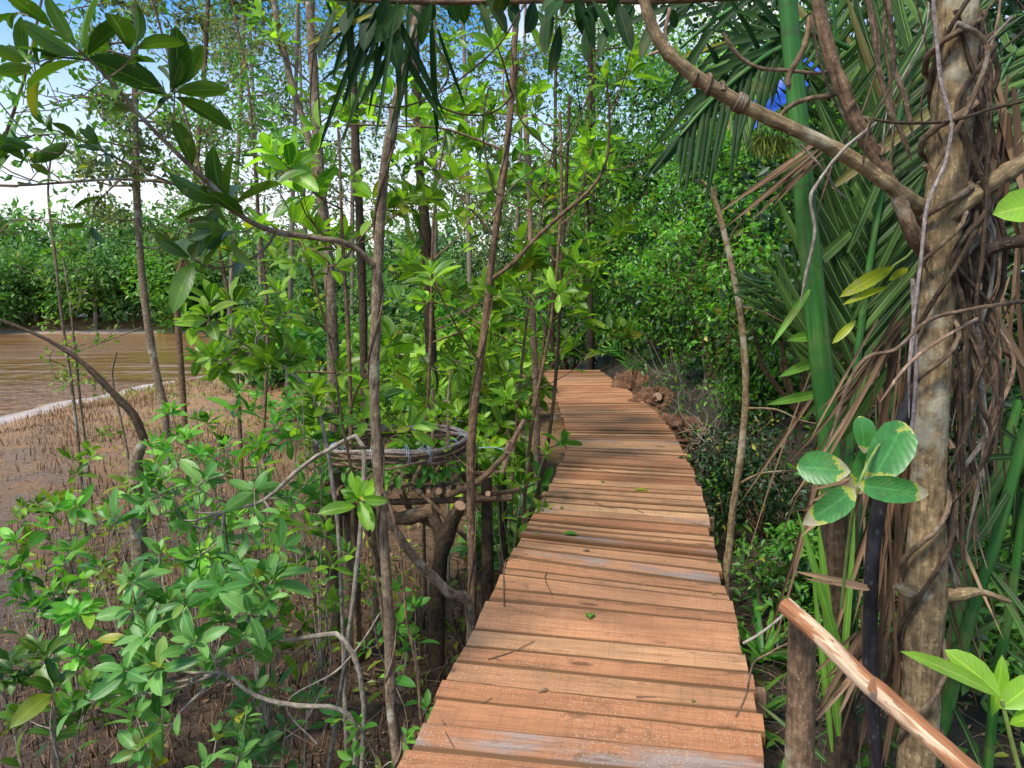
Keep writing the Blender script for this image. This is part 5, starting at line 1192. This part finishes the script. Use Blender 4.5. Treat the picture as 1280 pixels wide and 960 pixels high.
for q in range(22):
    x = rng.normal(490, 30); A = P(x, rng.uniform(-5, 50), rng.uniform(2.2, 2.45)); l = rng.uniform(.2, .42)
    a = rng.normal(-.25, .45); L.add(A, (sin(a), rng.normal(0, .15), -cos(a)), (rng.normal(0, .5), -1, .2), l, rng.uniform(.012, .028), rng.uniform(-.1, .25))
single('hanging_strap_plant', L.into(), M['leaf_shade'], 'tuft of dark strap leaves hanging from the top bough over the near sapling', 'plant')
L = Leaves('blade', .3); 
for q in range(36):
    x = rng.uniform(860, 1040); A = P(x, rng.uniform(-40, 60), rng.uniform(2.4, 3.2)); l = rng.uniform(.3, .6); a = rng.uniform(.6, 1.5)*rng.choice([-1, -1, 1])
    L.add(A, (sin(a), rng.normal(0, .2), -cos(a)), (0, -1, .6), l*.8, rng.uniform(.018, .035), .15)
W = MB(); W.tube(PP([(1030, -40), (960, -10), (900, 20), (850, 60)], 2.7), [.014, .006], 7, 4)
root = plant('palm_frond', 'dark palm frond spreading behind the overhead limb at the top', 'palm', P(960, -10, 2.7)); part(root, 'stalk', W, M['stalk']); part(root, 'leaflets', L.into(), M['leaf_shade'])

# ------------------------------------------------------------------ world, sun, camera
w = bpy.data.worlds.new('World'); SC.world = w; w.use_nodes = True; t = w.node_tree; t.nodes.clear()
SUNEL, SUNAZ = R(56), R(-140)      # azimuth measured clockwise from +Y
sky = t.nodes.new('ShaderNodeTexSky'); sky.sky_type = 'NISHITA'; sky.sun_disc = False; sky.sun_elevation = SUNEL; sky.sun_rotation = SUNAZ
sky.air_density = 1.0; sky.dust_density = .6; sky.ozone_density = 2.0
tc = t.nodes.new('ShaderNodeTexCoord'); mp = t.nodes.new('ShaderNodeMapping'); mp.inputs['Scale'].default_value = (1, 1, 2.2); mp.inputs['Location'].default_value = (.3, .1, .4)
nz = t.nodes.new('ShaderNodeTexNoise'); nz.inputs['Scale'].default_value = 2.6; nz.inputs['Detail'].default_value = 6; nz.inputs['Roughness'].default_value = .55
cr = t.nodes.new('ShaderNodeValToRGB'); cr.color_ramp.elements[0].position = .50; cr.color_ramp.elements[1].position = .66
sep = t.nodes.new('ShaderNodeSeparateXYZ'); mr = t.nodes.new('ShaderNodeMapRange'); mr.inputs[1].default_value = .11; mr.inputs[2].default_value = .34; mr.inputs[3].default_value = .85; mr.inputs[4].default_value = 0
mx = t.nodes.new('ShaderNodeMath'); mx.operation = 'MAXIMUM'
mix = t.nodes.new('ShaderNodeMix'); mix.data_type = 'RGBA'; mix.inputs[7].default_value = (10.5, 10.1, 9.6, 1)
bg = t.nodes.new('ShaderNodeBackground'); bg.inputs[1].default_value = .135; out = t.nodes.new('ShaderNodeOutputWorld')
ln_ = t.links.new
ln_(tc.outputs['Generated'], mp.inputs[0]); ln_(mp.outputs[0], nz.inputs['Vector']); ln_(nz.outputs['Fac'], cr.inputs[0])
ln_(tc.outputs['Generated'], sep.inputs[0]); ln_(sep.outputs[2], mr.inputs[0]); ln_(cr.outputs[0], mx.inputs[0]); ln_(mr.outputs[0], mx.inputs[1])
ln_(mx.outputs[0], mix.inputs[0]); tint = t.nodes.new('ShaderNodeMix'); tint.data_type = 'RGBA'; tint.blend_type = 'MULTIPLY'; tint.inputs[0].default_value = 1; tint.inputs[7].default_value = (.6, 1.4, 1.85, 1); ln_(sky.outputs[0], tint.inputs[6]); ln_(tint.outputs[2], mix.inputs[6]); ln_(mix.outputs[2], bg.inputs[0]); ln_(bg.outputs[0], out.inputs[0])
sun = bpy.data.lights.new('sun', 'SUN'); sun.energy = 5.0; sun.angle = R(13); sun.color = (1, .93, .80)
so = bpy.data.objects.new('sun', sun); C.objects.link(so)
from mathutils import Vector
to = Vector((sin(SUNAZ)*cos(SUNEL), cos(SUNAZ)*cos(SUNEL), sin(SUNEL)))
so.rotation_euler = to.to_track_quat('Z', 'Y').to_euler(); so.location = (-5, -5, 10)
cam = bpy.data.cameras.new('camera'); co = bpy.data.objects.new('camera', cam); C.objects.link(co)
co.location = (0, 0, 1.5); co.rotation_euler = (pi/2-TH, 0, 0); cam.sensor_width = 36; cam.lens = F/1280*36; cam.clip_end = 2000; cam.clip_start = .05
SC.camera = co
SC.view_settings.view_transform = 'Standard'; SC.view_settings.look = 'None'; SC.view_settings.exposure = 0
cy_ = SC.cycles; cy_.use_denoising = True; cy_.max_bounces = 6; cy_.diffuse_bounces = 3; cy_.glossy_bounces = 2; cy_.transmission_bounces = 3; cy_.transparent_max_bounces = 4
cy_.sample_clamp_indirect = 6
